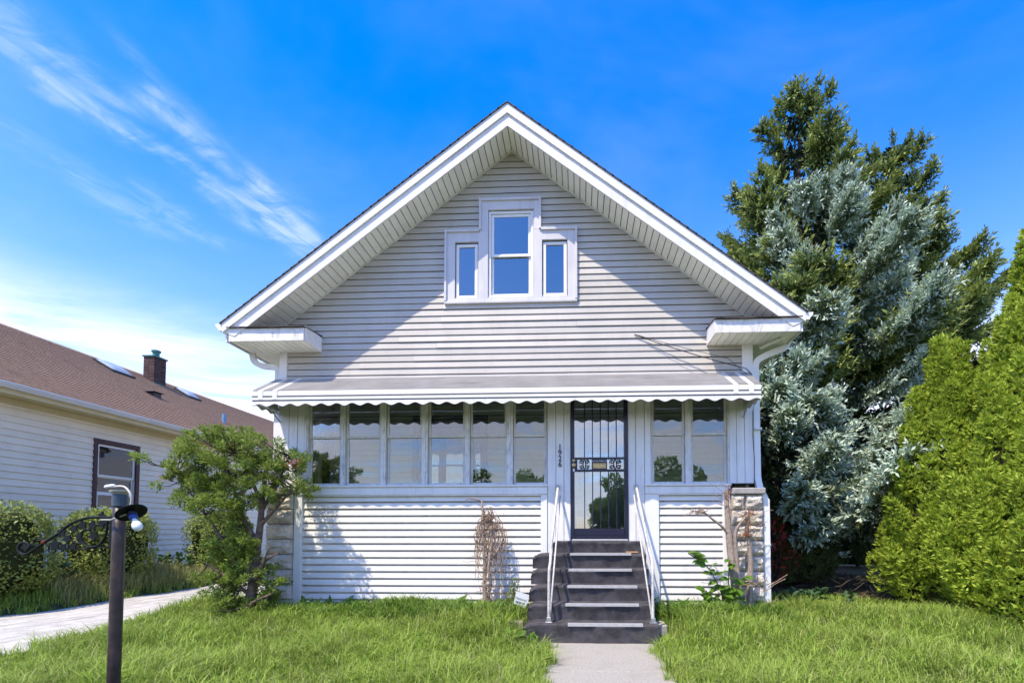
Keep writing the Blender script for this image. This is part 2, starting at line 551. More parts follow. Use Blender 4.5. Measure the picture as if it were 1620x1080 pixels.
# ------------------------------------------------------------------ ground, walk, drive
WALK_X0, WALK_X1 = -0.36, 0.93
DRV_X0, DRV_X1 = -9.25, -6.35


def ground_z(x, y):
    x = np.asarray(x, float); y = np.asarray(y, float)
    z = 0.20 * sstep(-2.7, -0.5, y) + 0.03 * np.sin(x * 1.7 + y) * sstep(-3.5, -2, y) * 0.5
    z = z + 0.035 * np.sin(x * 0.9 + 1.3) * np.cos(y * 1.1)
    wk = sstep(1.25, 0.75, np.abs(x - 0.285)) * sstep(-0.15, -0.9, y)
    z = z * (1 - wk) - 0.035 * wk
    dv = sstep(1.75, 1.35, np.abs(x + 7.8))
    z = z * (1 - dv) + 0.02 * dv
    left = sstep(-9.2, -10.0, x)
    z = z + left * 0.10
    far = sstep(12, 30, np.hypot(x, y + 2))
    z = z * (1 - far)
    return z


def make_ground():
    ax = np.concatenate([np.linspace(-400, -30, 14)[:-1], np.linspace(-30, -12, 10)[:-1], np.arange(-12, 12, 0.14), np.linspace(12, 30, 10), np.linspace(30, 400, 14)[1:]])
    ay = np.concatenate([np.linspace(-400, -30, 14)[:-1], np.linspace(-30, -6, 12)[:-1], np.arange(-6, 8, 0.14), np.linspace(8, 30, 12), np.linspace(30, 400, 14)[1:]])
    X, Y = np.meshgrid(ax, ay)
    V = np.stack([X, Y, ground_z(X, Y)], -1).reshape(-1, 3)
    nx, ny = len(ax), len(ay)
    i = np.arange(nx * ny).reshape(ny, nx)
    F = np.stack([i[:-1, :-1], i[:-1, 1:], i[1:, 1:], i[1:, :-1]], -1).reshape(-1, 4)
    g = struct(fast_mesh('ground', V, F, 'soil', smooth=True))
    return g


make_ground()

# front walk: slabs with a real joint between them
walk = MB().box(WALK_X0 + 0.01, WALK_X1 - 0.01, -7.4, -1.38, -0.12, -0.02).build('front_walk', 'concrete')
struct(walk)
yy = -1.40
for k in range(4):
    L = 1.38
    b = MB().box(WALK_X0, WALK_X1, yy - L + 0.012, yy, -0.10, 0.0).build('concrete_slab', 'concrete', walk, bevel=0.008)
    yy -= L


def make_drive():
    ax = np.linspace(DRV_X0, DRV_X1, 26); ay = np.arange(-9, 16, 0.2)
    X, Y = np.meshgrid(ax, ay)
    Z = 0.075 + 0.012 * np.sin(X * 3 + Y * .7) + 0.010 * np.sin(Y * 2.3 + X)
    edge = 0.10 * np.sin(Y * 1.9) + 0.06 * np.sin(Y * 5.1)
    X = X + edge * sstep(-6.9, -6.35, X) + edge * 0.7 * sstep(-8.7, -9.25, X)
    V = np.stack([X, Y, Z], -1).reshape(-1, 3)
    nx, ny = len(ax), len(ay)
    i = np.arange(nx * ny).reshape(ny, nx)
    F = np.stack([i[:-1, :-1], i[:-1, 1:], i[1:, 1:], i[1:, :-1]], -1).reshape(-1, 4)
    d = struct(fast_mesh('driveway', V, F, 'drive', smooth=True))
    return d


make_drive()

# ------------------------------------------------------------------ the bungalow
XC = -1.07
HW = 3.82          # half width of the walls
HE = 4.41          # half width of the roof at the rake ends
SL = 0.757         # roof slope
ZR = 7.98          # top of the rake at the ridge
ZS = 7.645         # soffit level at the ridge
OV = 0.52          # overhang in front of the wall
DEPTH = 11.0
house = thing('bungalow', 'white sided one and a half storey bungalow with front gable and enclosed porch', 'house', (XC, 0, 0.2))

# --- gable wall: backing strips round the window opening, then each course of siding
GW_X0, GW_X1 = -2.15, -0.018      # stepped window trim, outer
GW_XM0, GW_XM1 = -1.587, -0.600
GW_Z0, GW_Z1, GW_Z2 = 5.135, 6.305, 6.815


def soff_z(dx):
    return ZS - SL * abs(dx)


def half_at(z):
    return max(0.0, min(HW - 0.12, (ZS - z) / SL))


def win_gap(z):
    if GW_Z0 <= z < GW_Z1:
        return (GW_X0, GW_X1)
    if GW_Z1 <= z < GW_Z2:
        return (GW_XM0, GW_XM1)
    return None


wall_mb = MB()


def trap(mb, xa0, xb0, z0, xa1, xb1, z1, y0, y1):
    vs = [(xa0, y0, z0), (xb0, y0, z0), (xb1, y0, z1), (xa1, y0, z1), (xa0, y1, z0), (xb0, y1, z0), (xb1, y1, z1), (xa1, y1, z1)]
    mb.add(vs, [(0, 1, 2, 3), (7, 6, 5, 4), (0, 4, 5, 1), (1, 5, 6, 2), (2, 6, 7, 3), (3, 7, 4, 0)])


for (a, b) in ((3.80, GW_Z0 + .05), (GW_Z0 + .05, GW_Z1 - .05), (GW_Z1 - .05, GW_Z2 - .05), (GW_Z2 - .05, ZS)):
    g = win_gap((a + b) / 2 + 0.0)
    n = 12
    for i in range(n):
        za = a + (b - a) * i / n; zb = a + (b - a) * (i + 1) / n
        ha, hb = min(HW - .01, (ZS - za) / SL), min(HW - .01, (ZS - zb) / SL)
        if g is None:
            trap(wall_mb, XC - ha, XC + ha, za, XC - hb, XC + hb, zb, 0.060, 0.090)
        else:
            trap(wall_mb, XC - ha, g[0] + .06, za, XC - hb, g[0] + .06, zb, 0.060, 0.090)
            trap(wall_mb, g[1] - .06, XC + ha, za, g[1] - .06, XC + hb, zb, 0.060, 0.090)
gable_wall = wall_mb.build('gable_wall', 'siding', house)


def siding_piece(parent, m, xa0, xb0, xa1, xb1, z0, h, lip, y=0.0, g=0.012):
    """one clapboard: bottom edge proud, top tucked back; ends may be cut to the rake"""
    prof = [(y + 0.058, z0), (y - lip, z0), (y - lip, z0 + 0.010), (y - 0.001, z0 + h - g), (y + 0.058, z0 + h - g)]
    n = len(prof)
    mb = MB()
    vs = []
    tilt_ = random.uniform(-.0025, .0025)
    for (yy_, zz) in prof:
        t = (zz - z0) / h
        vs.append((xa0 + (xa1 - xa0) * t, yy_, zz))
    for (yy_, zz) in prof:
        t = (zz - z0) / h
        vs.append((xb0 + (xb1 - xb0) * t, yy_, zz + tilt_))
    fs = [tuple(range(n)), tuple(range(n, 2 * n))[::-1]] + [(i, n + i, n + (i + 1) % n, (i + 1) % n) for i in range(n)]
    mb.add(vs, fs)
    return mb.build('siding_board', m, parent)


PITCH = 0.1062
z = 3.86
row = 0
while z < ZS - 0.03:
    h = min(PITCH, ZS - z - 0.01)
    l0, l1 = half_at(z), half_at(z + h)
    wob = random.uniform(-0.0015, 0.0015)
    lip = 0.0125 + random.uniform(-0.001, 0.002)
    g = win_gap(z + h * 0.5)
    spans = []
    if g is None:
        spans.append((XC - l0, XC + l0, XC - l1, XC + l1))
    else:
        spans.append((XC - l0, g[0] + .004, XC - l1, g[0] + .004))
        spans.append((g[1] - .004, XC + l0, g[1] - .004, XC + l1))
    for (a0, b0, a1, b1) in spans:
        if b0 - a0 > 2.6 and row % 3 != 1:      # a butt joint, lapped a little
            s = random.uniform(a0 + 0.8, b0 - 0.8)
            siding_piece(gable_wall, 'siding', a0, s, a1, s, z + wob, h, lip)
            siding_piece(gable_wall, 'siding', s + 0.003, b0, s + 0.003, b1, z + wob + 0.001, h, lip + 0.004)
        else:
            siding_piece(gable_wall, 'siding', a0, b0, a1, b1, z + wob, h, lip)
    z += PITCH
    row += 1
for s in (-1, 1):
    xo = XC + s * HW
    x0, x1 = (xo, xo + 0.125) if s < 0 else (xo - 0.165, xo)
    board('corner_board', 'trim', gable_wall, x0, x1, -0.028, 0.10, 3.70, 4.75)
    # J-channel where the siding meets the rake soffit
    mb = MB()
    p0 = (XC + s * 3.75, ZS - SL * 3.75); p1 = (XC, ZS)
    mb.prism([(p0[0], p0[1] - 0.028), (p1[0], p1[1] - 0.028), (p1[0], p1[1] - 0.002), (p0[0], p0[1] - 0.002)], 'y', -0.026, 0.0)
    mb.build('rake_channel', 'sash', gable_wall)

# --- stepped gable window
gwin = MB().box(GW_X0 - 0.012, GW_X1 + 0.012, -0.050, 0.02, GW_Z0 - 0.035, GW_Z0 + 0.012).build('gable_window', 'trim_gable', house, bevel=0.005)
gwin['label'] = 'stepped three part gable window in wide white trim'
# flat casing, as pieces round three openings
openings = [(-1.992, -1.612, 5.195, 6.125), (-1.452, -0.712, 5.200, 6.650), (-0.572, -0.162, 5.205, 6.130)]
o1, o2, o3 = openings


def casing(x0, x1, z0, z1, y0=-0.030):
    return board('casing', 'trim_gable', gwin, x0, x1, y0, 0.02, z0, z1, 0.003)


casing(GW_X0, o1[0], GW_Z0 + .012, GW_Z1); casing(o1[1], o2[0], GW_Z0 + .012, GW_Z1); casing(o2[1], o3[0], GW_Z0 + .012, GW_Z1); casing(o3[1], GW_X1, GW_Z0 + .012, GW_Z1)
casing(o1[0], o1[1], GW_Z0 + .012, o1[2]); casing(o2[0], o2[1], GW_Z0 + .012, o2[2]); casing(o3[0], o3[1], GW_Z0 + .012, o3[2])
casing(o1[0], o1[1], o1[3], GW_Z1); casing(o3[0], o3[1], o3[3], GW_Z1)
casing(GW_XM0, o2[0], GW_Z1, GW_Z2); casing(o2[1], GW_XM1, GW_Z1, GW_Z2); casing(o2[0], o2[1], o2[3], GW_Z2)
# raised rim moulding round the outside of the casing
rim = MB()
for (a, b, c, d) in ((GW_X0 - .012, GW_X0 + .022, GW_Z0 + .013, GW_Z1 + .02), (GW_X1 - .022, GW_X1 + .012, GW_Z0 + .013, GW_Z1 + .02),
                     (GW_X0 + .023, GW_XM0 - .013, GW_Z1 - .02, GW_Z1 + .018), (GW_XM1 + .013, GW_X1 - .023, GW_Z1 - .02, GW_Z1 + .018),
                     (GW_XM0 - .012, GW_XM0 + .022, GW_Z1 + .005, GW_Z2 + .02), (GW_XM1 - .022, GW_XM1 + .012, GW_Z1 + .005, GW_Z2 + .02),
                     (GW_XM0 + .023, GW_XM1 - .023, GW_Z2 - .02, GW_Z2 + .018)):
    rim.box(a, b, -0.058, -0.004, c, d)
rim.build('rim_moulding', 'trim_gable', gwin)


def sash_frame(name, parent, m, x0, x1, z0, z1, w, y0, y1):
    mb = MB()
    mb.box(x0, x0 + w, y0, y1, z0, z1); mb.box(x1 - w, x1, y0, y1, z0, z1)
    mb.box(x0 + w, x1 - w, y0, y1, z0, z0 + w); mb.box(x0 + w, x1 - w, y0, y1, z1 - w, z1)
    return mb.build(name, m, parent, bevel=0.003)


for (a, b, c, d) in (o1, o3):
    sash_frame('sash', gwin, 'trim_bright', a + .012, b - .012, c + .006, d - .022, 0.050, 0.002, 0.05)
    MB().box(a + .055, b - .055, 0.022, 0.028, c + .05, d - .065).build('pane', 'pane_upper', gwin)
a, b, c, d = o2
sash_frame('window_frame', gwin, 'trim_bright', a + .004, b - .004, c + .004, d - .012, 0.040, 0.0, 0.07)
zm = 5.90
sash_frame('sash', gwin, 'trim_bright', a + .046, b - .046, zm - .012, d - .055, 0.045, 0.020, 0.045)
MB().box(a + .085, b - .085, 0.030, 0.035, zm + .03, d - .095).build('pane', 'pane_upper', gwin)
sash_frame('sash', gwin, 'trim_bright', a + .046, b - .046, c + .046, zm + .03, 0.038, 0.047, 0.066)
MB().box(a + .08, b - .08, 0.055, 0.060, c + .08, zm - .005).build('pane', 'pane_upper', gwin)
# dark attic room behind the panes
MB().box(-2.25, 0.08, 0.9, 0.95, 4.9, 6.9).build('attic_partition', 'dark_room', house)
MB().box(XC - HW + .1, XC + HW - .1, 0.06, 1.78, 3.93, 3.98).build('attic_floor', 'dark_room', house)

# --- roof: two slopes with courses of shingle
for s in (-1, 1):
    mb = MB()
    n = 36
    for k in range(n):
        d0, d1 = HE * k / n, HE * (k + 1) / n + 0.03
        t = 0.012
        za, zb = ZR + .004 - SL * d0, ZR + .004 - SL * d1
        mb.prism([(XC + s * d0, za), (XC + s * d1, zb + t), (XC + s * d1, zb - 0.012), (XC + s * d0, za - 0.012)], 'y', -OV - 0.065, DEPTH + 0.3)
    roof = mb.build('roof_slope', 'shingle', house)
    mb = MB()      # deck under the shingles, hollow below it
    mb.prism([(XC, ZR - .012), (XC + s * HE, ZR - .012 - SL * HE), (XC + s * HE, ZR - .10 - SL * HE), (XC, ZR - .10)], 'y', -OV - 0.02, DEPTH + 0.2)
    mb.build('roof_deck', 'trim', roof)
    # rake boards: upper drip trim and the lower fascia behind it
    mb = MB()
    mb.prism([(XC, ZR), (XC + s * HE, ZR - SL * HE), (XC + s * (HE - .004), ZR - .158 - SL * (HE - .004)), (XC, ZR - .158)], 'y', -OV - 0.048, -OV - 0.021)
    mb.build('rake_trim', 'trim_bright', house)
    mb = MB()
    e = HE - 0.02
    mb.prism([(XC, ZR - .1585), (XC + s * e, ZR - .1585 - SL * e), (XC + s * (e - .16), ZS - .012 - SL * (e - .16)), (XC, ZS - .012)], 'y', -OV - 0.020, -OV + 0.012)
    mb.build('rake_fascia', 'trim', house)
    # rake soffit: vented panels, each a board of its own
    pw = 0.0925
    me = None
    for k in range(int(4.28 / pw)):
        d0 = k * pw
        if me is None:
            mb = MB()
            mb.prism([(0.006 * s, -0.006 * SL), (s * (pw - .006), -SL * (pw - .006)), (s * (pw - .006), -SL * (pw - .006) + .012), (0.006 * s, -0.006 * SL + .012)], 'y', -OV + 0.013, -0.001)
            o = mb.build('soffit_panel', 'soffit', house)
            me = o.data
        else:
            o = link(bpy.data.objects.new('soffit_panel', me), house)
        o.location = (XC + s * d0, 0, ZS - SL * d0)
    mb = MB()     # dark slot above the panel joints
    mb.prism([(XC, ZS + .02), (XC + s * 4.3, ZS + .02 - SL * 4.3), (XC + s * 4.3, ZS + .03 - SL * 4.3), (XC, ZS + .03)], 'y', -OV + 0.013, 0.0)
    mb.build('soffit_backing', 'awning_dark', house)

# --- eave returns at both gable corners, side eaves, gutters, downspouts
for s in (-1, 1):
    xi, xo = (-4.205, -5.395) if s < 0 else (2.046, 3.275)
    lo, hi = min(xi, xo), max(xi, xo)
    z0, z1 = 4.352, 4.552
    ret = MB().box(lo, hi, -OV - .012, -OV + .012, z0, z1).build('eave_return', 'old_paint', house, bevel=0.003)
    ret['label'] = 'boxed eave return at the gable corner with peeling paint'
    board('return_end', 'trim', ret, xi - .010 if s < 0 else xi - .010, xi + .012 if s < 0 else xi + .010, -OV + .013, 0.0, z0, z1 + .04, 0.002)
    n = 11
    wdt = (hi - lo - 0.02) / n
    for k in range(n):
        board('soffit_panel', 'soffit', ret, lo + .012 + k * wdt + .005, lo + .012 + (k + 1) * wdt - .005, -OV + .013, 0.0, z0 + .006, z0 + .018, 0)
    mb = MB()
    mb.prism([(-OV - .05, z1 + .004), (-OV - .05, z1 + .018), (0.0, z1 + .072), (0.0, z1 + .058)], 'x', lo - .02, hi + .02)
    mb.build('flashing', 'shingle', ret)
    # ragged drip edge lifted along the front
    mb = MB()
    x = lo
    while x < hi - .1:
        w = random.uniform(.12, .3); w = min(w, hi - x)
        dz = random.uniform(0.0, 0.02)
        mb.add([(x, -OV - .055, z1 + .0 + dz), (x + w, -OV - .055, z1 + .004 + dz * .3), (x + w, -OV - .02, z1 + .022), (x, -OV - .02, z1 + .022)], [(0, 1, 2, 3)])
        x += w
    mb.build('drip_edge', 'trim_bright', ret)
    # side eave
    wx = XC + s * HW; ex = XC + s * (HE - .05)
    a, b = min(wx, ex), max(wx, ex)
    for k in range(5):
        w = (b - a) / 5
        board('eave_panel', 'soffit', house, a + k * w + .003, a + (k + 1) * w - .003, 0.0, DEPTH, 4.385, 4.397, 0)
    board('eave_fascia', 'trim', house, min(ex, ex + s * .03), max(ex, ex + s * .03), -OV + .013, DEPTH, 4.36, 4.62, 0)
    # gutter, K profile
    g0 = XC + s * (HE - .015)
    prof = [(g0, 4.62), (g0, 4.515), (g0 + s * .07, 4.515), (g0 + s * .085, 4.55), (g0 + s * .12, 4.585), (g0 + s * .125, 4.625), (g0 + s * .115, 4.625), (g0 + s * .105, 4.59), (g0 + s * .075, 4.56), (g0 + s * .065, 4.525), (g0 + s * .008, 4.525), (g0 + s * .008, 4.62)]
    gut = MB().prism(prof, 'y', -OV - .03, DEPTH).build('gutter', 'trim_bright', house)
    MB().prism([(g0, 4.62), (g0, 4.515), (g0 + s * .07, 4.515), (g0 + s * .085, 4.55), (g0 + s * .12, 4.585), (g0 + s * .125, 4.625)], 'y', -OV - .040, -OV - .031).build('end_cap', 'trim_bright', gut)


def smooth_path(pts, n=5):
    P = [Vector(p) for p in pts]
    out = []
    for i in range(len(P) - 1):
        p0, p1, p2, p3 = P[max(i - 1, 0)], P[i], P[i + 1], P[min(i + 2, len(P) - 1)]
        for k in range(n):
            t = k / n
            out.append(0.5 * ((2 * p1) + (-p0 + p2) * t + (2 * p0 - 5 * p1 + 4 * p2 - p3) * t * t + (-p0 + 3 * p1 - 3 * p2 + p3) * t ** 3))
    out.append(P[-1])
    return out


dl = [(-5.40, .02, 4.52), (-5.37, .02, 4.33), (-5.33, .02, 4.22), (-5.20, .02, 4.15), (-4.99, .02, 4.12), (-4.93, .02, 4.05), (-4.93, .02, 3.8), (-4.93, .02, 2.4)]
MB().tube(smooth_path(dl, 4), 0.04, flat=(.085, .06)).build('downspout', 'trim', house)
MB().tube([(-5.06, .10, 2.35), (-5.06, .10, 0.25)], 0.04, flat=(.085, .06)).build('downspout', 'trim', house)
dr_ = [(3.31, .02, 4.52), (3.30, .02, 4.38), (3.25, .02, 4.30), (3.05, .02, 4.22), (2.86, .02, 4.13), (2.80, .02, 4.03), (2.80, .02, 3.8), (2.80, .02, 2.40), (2.80, .0, 2.22), (2.83, -.02, 2.06), (2.895, -.03, 1.90), (2.905, -.03, 1.75), (2.90, -.03, 0.32)]
dsr = MB().tube(smooth_path(dr_, 4), 0.04, flat=(.095, .07)).build('downspout', 'trim_bright', house)
for zz in (3.0, 1.2):
    xx = 2.80 if zz > 2 else 2.90
    board('strap', 'trim', dsr, xx - .055, xx + .055, -.072, -.034, zz, zz + .03, 0)
# torn soffit strip hanging under the right eave
mb = MB()
mb.add([(3.22, -.46, 4.38), (3.27, -.30, 4.385), (2.86, -.04, 4.27), (2.82, -.12, 4.265), (3.22, -.46, 4.372), (3.27, -.30, 4.377), (2.86, -.04, 4.262), (2.82, -.12, 4.257)],
       [(0, 1, 2, 3), (7, 6, 5, 4), (0, 4, 5, 1), (1, 5, 6, 2), (2, 6, 7, 3), (3, 7, 4, 0)])
o = mb.build('loose_soffit_strip', 'soffit', house)
o['label'] = 'torn soffit strip hanging loose under the right eave'

# --- side and back walls of the house
for s in (-1, 1):
    x = XC + s * (HW - .02)
    mb = MB()
    zz = 0.1
    # the porch end walls have a wide window opening between z 2.17 and 3.5
    for (ya, yb, za, zb) in ((0.20, 1.80, .1, 2.17), (0.20, 1.80, 3.52, 4.40), (1.80, DEPTH, .1, 4.40)):
        mb.box(min(x, x - s * .05), max(x, x - s * .05), ya, yb, za, zb)
    sw = mb.build('side_wall', 'siding', house)
    zz = 0.2
    while zz < 4.38:
        inside = 2.14 < zz + .05 < 3.52
        ya = 1.8 if inside else 0.14
        mb = MB()
        prof = [(x, zz), (x + s * .016, zz), (x + s * .003, zz + .112), (x, zz + .112)]
        mb.prism(prof, 'y', ya, DEPTH)
        mb.build('siding_board', 'siding', sw)
        zz += .112
    for k, yv in enumerate((0.14, 0.68, 1.22, 1.74)):
        board('porch_post', 'trim', house, x - .05, x + .05, yv, yv + .07, 2.17, 3.52, 0.003)
    for k, yv in enumerate((0.21, 0.75, 1.29)):
        w = MB().box(x - .02, x + .02, yv, yv + .46, 2.80, 2.835).build('side_window', 'sash', house)
        sash_w = MB()
        sash_w.box(x - .02, x + .02, yv, yv + .035, 2.17, 3.52).box(x - .02, x + .02, yv + .425, yv + .46, 2.17, 3.52)
        sash_w.box(x - .02, x + .02, yv + .036, yv + .424, 2.17, 2.21).box(x - .02, x + .02, yv + .036, yv + .424, 3.48, 3.52)
        sash_w.build('sash', 'sash', w)
        MB().box(x - .003, x + .003, yv + .03, yv + .43, 2.20, 2.80).build('pane', 'pane', w)
        MB().box(x - .003, x + .003, yv + .03, yv + .43, 2.835, 3.49).build('pane', 'pane', w)
MB().box(XC - HW + .07, XC + HW - .07, DEPTH - .1, DEPTH, .1, 7.4 - 3.0).build('rear_wall', 'siding', house)
mb = MB()
trap(mb, XC - HW, XC + HW, 4.4, XC - .05, XC + .05, ZS, DEPTH - .06, DEPTH)
mb.build('rear_gable', 'siding', house)
# --- porch interior
MB().box(XC - HW + .07, XC + HW - .07, 0.02, 1.8, 1.18, 1.27).build('porch_floor', 'floor_wood', house)
MB().box(XC - HW + .07, XC + HW - .07, 0.07, 1.8, 3.86, 3.90).build('porch_ceiling', 'ceiling', house)
inner = MB()
for (a, b, c, d) in ((XC - HW + .07, -3.15, .1, 3.86), (-3.15, -1.85, .1, 1.85), (-3.15, -1.85, 3.60, 3.86), (-1.85, 0.0, .1, 3.86), (0.0, 0.92, .1, 1.27), (0.0, 0.92, 3.42, 3.86), (0.92, XC + HW - .07, .1, 3.86)):
    inner.box(a, b, 1.80, 1.86, c, d)
inner_wall = inner.build('inner_wall', 'porch_green', house)
zz = 1.27
while zz < 3.80:
    for (a, b) in ((XC - HW + .08, -3.22), (-1.78, -.10), (1.02, XC + HW - .08)):
        siding_piece(inner_wall, 'porch_green', a, b, a, b, zz, .11, .012, y=1.741)
    if zz < 1.75 or zz > 3.66:
        siding_piece(inner_wall, 'porch_green', -3.219, -1.781, -3.219, -1.781, zz, .11, .012, y=1.741)
    zz += .11
iw = sash_frame('inner_window', house, 'black', -3.24, -1.76, 1.80, 3.68, 0.10, 1.70, 1.80)
sash_frame('sash', iw, 'dark_room', -3.14, -1.86, 1.90, 3.58, 0.05, 1.76, 1.82)
MB().box(-3.09, -1.91, 1.78, 1.786, 1.95, 3.53).build('pane', 'pane', iw)
MB().box(-3.4, -1.6, 2.8, 2.85, 1.3, 3.9).build('room_wall', 'dark_room', house)
idr = board('inner_door', 'porch_wall', house, 0.02, 0.90, 1.82, 1.86, 1.275, 3.40)
sash_frame('door_casing', idr, 'trim', -.10, 1.02, 1.20, 3.52, 0.11, 1.76, 1.80)
sash_frame('door_panel', idr, 'trim', .15, .77, 2.35, 3.25, 0.06, 1.80, 1.818)
MB().box(0.20, 0.72, 1.808, 1.816, 2.40, 3.19).build('pane', 'pane', idr)

# --- porch front: lower siding panels
WINS = [(-4.375, -3.838), (-3.762, -3.183), (-3.093, -2.510), (-2.410, -1.812), (-1.730, -1.138), (-1.036, -0.505), (1.160, 1.678), (1.773, 2.335)]
for (x0, x1, tot0, tot1) in ((-4.450, -0.592, -4.58, -0.49), (1.260, 2.243, 1.045, 2.362)):
    pw_ = MB().box(tot0, tot1, 0.060, 0.09, 0.12, 2.0).build('porch_wall', 'siding_low', house)
    zz = 0.235
    while zz < 1.99:
        h = min(.1112, 2.004 - zz)
        siding_piece(pw_, 'siding_low', x0 + .002, x1 - .002, x0 + .002, x1 - .002, zz + random.uniform(-.001, .001), h, .016, g=.029)
        zz += .1112
    board('corner_post', 'trim_bright', pw_, tot0, x0, -.045, .060, .14, 2.004, .004)
    board('corner_post', 'trim_bright', pw_, x1, tot1, -.045, .060, .14, 2.004, .004)
    sill = board('window_sill', 'trim', house, tot0 - .0, tot1 + .0, -.062, .10, 2.005, 2.125, .006)
    board('sill_cap', 'trim', sill, tot0 - .01, tot1 + .01, -.085, .10, 2.127, 2.160, .005)
    board('apron', 'trim', sill, x0, x1, -.048, -.005, 1.985, 2.004, .002)
# --- vertical boards of the door surround and end panels
def vboards(xs, z0, z1, y0=-.03):
    for a, b in zip(xs[:-1], xs[1:]):
        board('trim_board', 'trim', house, a + .003, b - .003, y0 + random.uniform(-.004, .004), .05, z0, z1, .005)


vboards([-0.49, -0.352, -0.225, -0.117], 0.9, 3.72)
vboards([0.782, 0.905, 1.045], 0.9, 3.72)
vboards([1.045, 1.145], 2.163, 3.72)
vboards([2.36, 2.475, 2.60, 2.74], 2.165, 3.72)
vboards([-4.876, -4.70, -4.56, -4.44], 2.165, 3.72)
MB().box(-.5, -.117, .051, .09, .2, 3.72).build('door_jamb', 'trim', house)
MB().box(.782, 1.15, .051, .09, .2, 3.72).build('door_jamb', 'trim', house)
MB().box(-.49, 1.045, .0, .05, .15, .899).build('stair_backing', 'trim', house)
board('porch_header', 'trim', house, XC - HW + .01, XC + HW - .01, -.01, .06, 3.725, 3.855, 0)
# mullions with a raised fillet
mull = [(-4.44, -4.378)] + [(WINS[i][1] + .003, WINS[i + 1][0] - .003) for i in range(5)] + [(-.502, -.493)] + [(1.147, 1.158), (WINS[6][1] + .003, WINS[7][0] - .003), (2.338, 2.357)]
for (a, b) in mull:
    m_ = board('mullion', 'old_paint', house, a, b, -.035, .05, 2.162, 3.72, .004)
    if b - a > .05:
        c = (a + b) / 2
        board('fillet', 'old_paint', m_, c - .014, c + .014, -.050, -.036, 2.163, 3.70, .004)
for (a, b) in WINS:
    w = MB().box(a, b, .0, .05, 3.63, 3.722).build('porch_window', 'sash', house, bevel=.003)
    sash_frame('sash', w, 'sash', a + .002, b - .002, 2.930, 3.628, .036, .004, .028)
    MB().box(a + .03, b - .03, .014, .018, 2.96, 3.60).build('pane', 'pane', w)
    sash_frame('sash', w, 'sash', a + .002, b - .002, 2.163, 2.966, .038, .029, .050)
    MB().box(a + .03, b - .03, .038, .042, 2.195, 2.935).build('pane', 'pane', w)

# --- awning
AX0, AX1 = -4.900, 2.632
AY = -0.685
aw = MB()
aw.box(AX0, AX1, AY, AY + .03, 3.432, 3.448)
awning = aw.build('awning', 'awning_dark', house)
awning['label'] = 'full width white metal awning with scalloped valance'
ns = 15
for k in range(ns):
    t0, t1 = k / ns, (k + 1) / ns
    y0, y1 = -.002 + (AY + .03) * t0, -.002 + (AY + .03) * t1
    z0, z1 = 3.905 - .372 * t0, 3.905 - .372 * t1
    e0 = -.03 * (1 - t0)
    mb = MB()
    mb.prism([(y0, z0 - .012), (y0, z0 - .002), (y1 - .016, z1 + .018), (y1 - .016, z1 + .011), (y1, z1 + .007), (y1, z1 - .006)], 'x', AX0 - .03 * (1 - t0), AX1 + .06 * (1 - t0))
    mb.build('awning_slat', 'awning', awning)
board('front_rail', 'trim_bright', awning, AX0, AX1, AY - .006, AY + .028, 3.452, 3.525, .004)
board('front_rail', 'trim_bright', awning, AX0, AX1, AY - .010, AY + .028, 3.388, 3.428, .004)
board('front_rail', 'awning_dark', awning, AX0 + .01, AX1 - .01, AY, AY + .02, 3.370, 3.387, 0)


def scallop(pts_fn, length, per=0.237, top=3.372, low=3.328, amp=.016):
    mb = MB()
    n = int(length / .012)
    vs = []; fs = []
    for side in (0, 1):
        for i in range(n + 1):
            u = length * i / n
            zb = low + amp * .5 - amp * .62 * math.cos(2 * math.pi * u / per)
            x, y, dx, dy = pts_fn(u)
            vs.append((x + dx * side * .004, y + dy * side * .004, top))
            vs.append((x + dx * side * .004, y + dy * side * .004, zb - .012))
    m2 = 2 * (n + 1)
    for i in range(n):
        fs.append((2 * i, 2 * i + 1, 2 * i + 3, 2 * i + 2))
        fs.append((m2 + 2 * i, m2 + 2 * i + 2, m2 + 2 * i + 3, m2 + 2 * i + 1))
        fs.append((2 * i + 1, m2 + 2 * i + 1, m2 + 2 * i + 3, 2 * i + 3))
        fs.append((2 * i, 2 * i + 2, m2 + 2 * i + 2, m2 + 2 * i))
    mb.add(vs, fs)
    return mb.build('valance', 'trim', awning)


scallop(lambda u: (AX0 + u, AY, 0, 1), AX1 - AX0, amp=.030, low=3.312)
scallop(lambda u: (AX0, AY + .006 + u, 1, 0), .66, amp=.030, low=3.312)
scallop(lambda u: (AX1 - .005, AY + .006 + u, 1, 0), .66, amp=.030, low=3.312)
for s, xe in ((0, AX0), (1, AX1)):
    board('end_rail', 'awning', awning, xe if s == 0 else xe - .03, xe + .03 if s == 0 else xe, AY + .031, -.032, 3.374, 3.43, .003)
    for dx in (.14, .36):
        xa = xe + dx if s == 0 else xe - dx
        mb = MB()
        mb.prism([(AY - .013, 3.40), (AY - .013, 3.532), (-.012, 3.921), (-.012, 3.909), (AY - .009, 3.525), (AY - .009, 3.40)], 'x', xa - .035, xa + .035)
        mb.build('strap', 'trim_bright', awning)
    mb = MB()
    xb = xe + .05 if s == 0 else xe - .05
    mb.tube([(xb, AY + .30, 3.40), (xb, -.035, 3.20)], .012, 6)
    mb.build('brace', 'awning', awning)
    mb = MB()   # closed end of the awning
    mb.prism([(AY + .03, 3.43), (AY + .03, 3.525), (-.03, 3.885), (-.03, 3.43)], 'x', xe + (.004 if s == 0 else -.012), xe + (.012 if s == 0 else -.004))
    mb.build('end_panel', 'awning', awning)

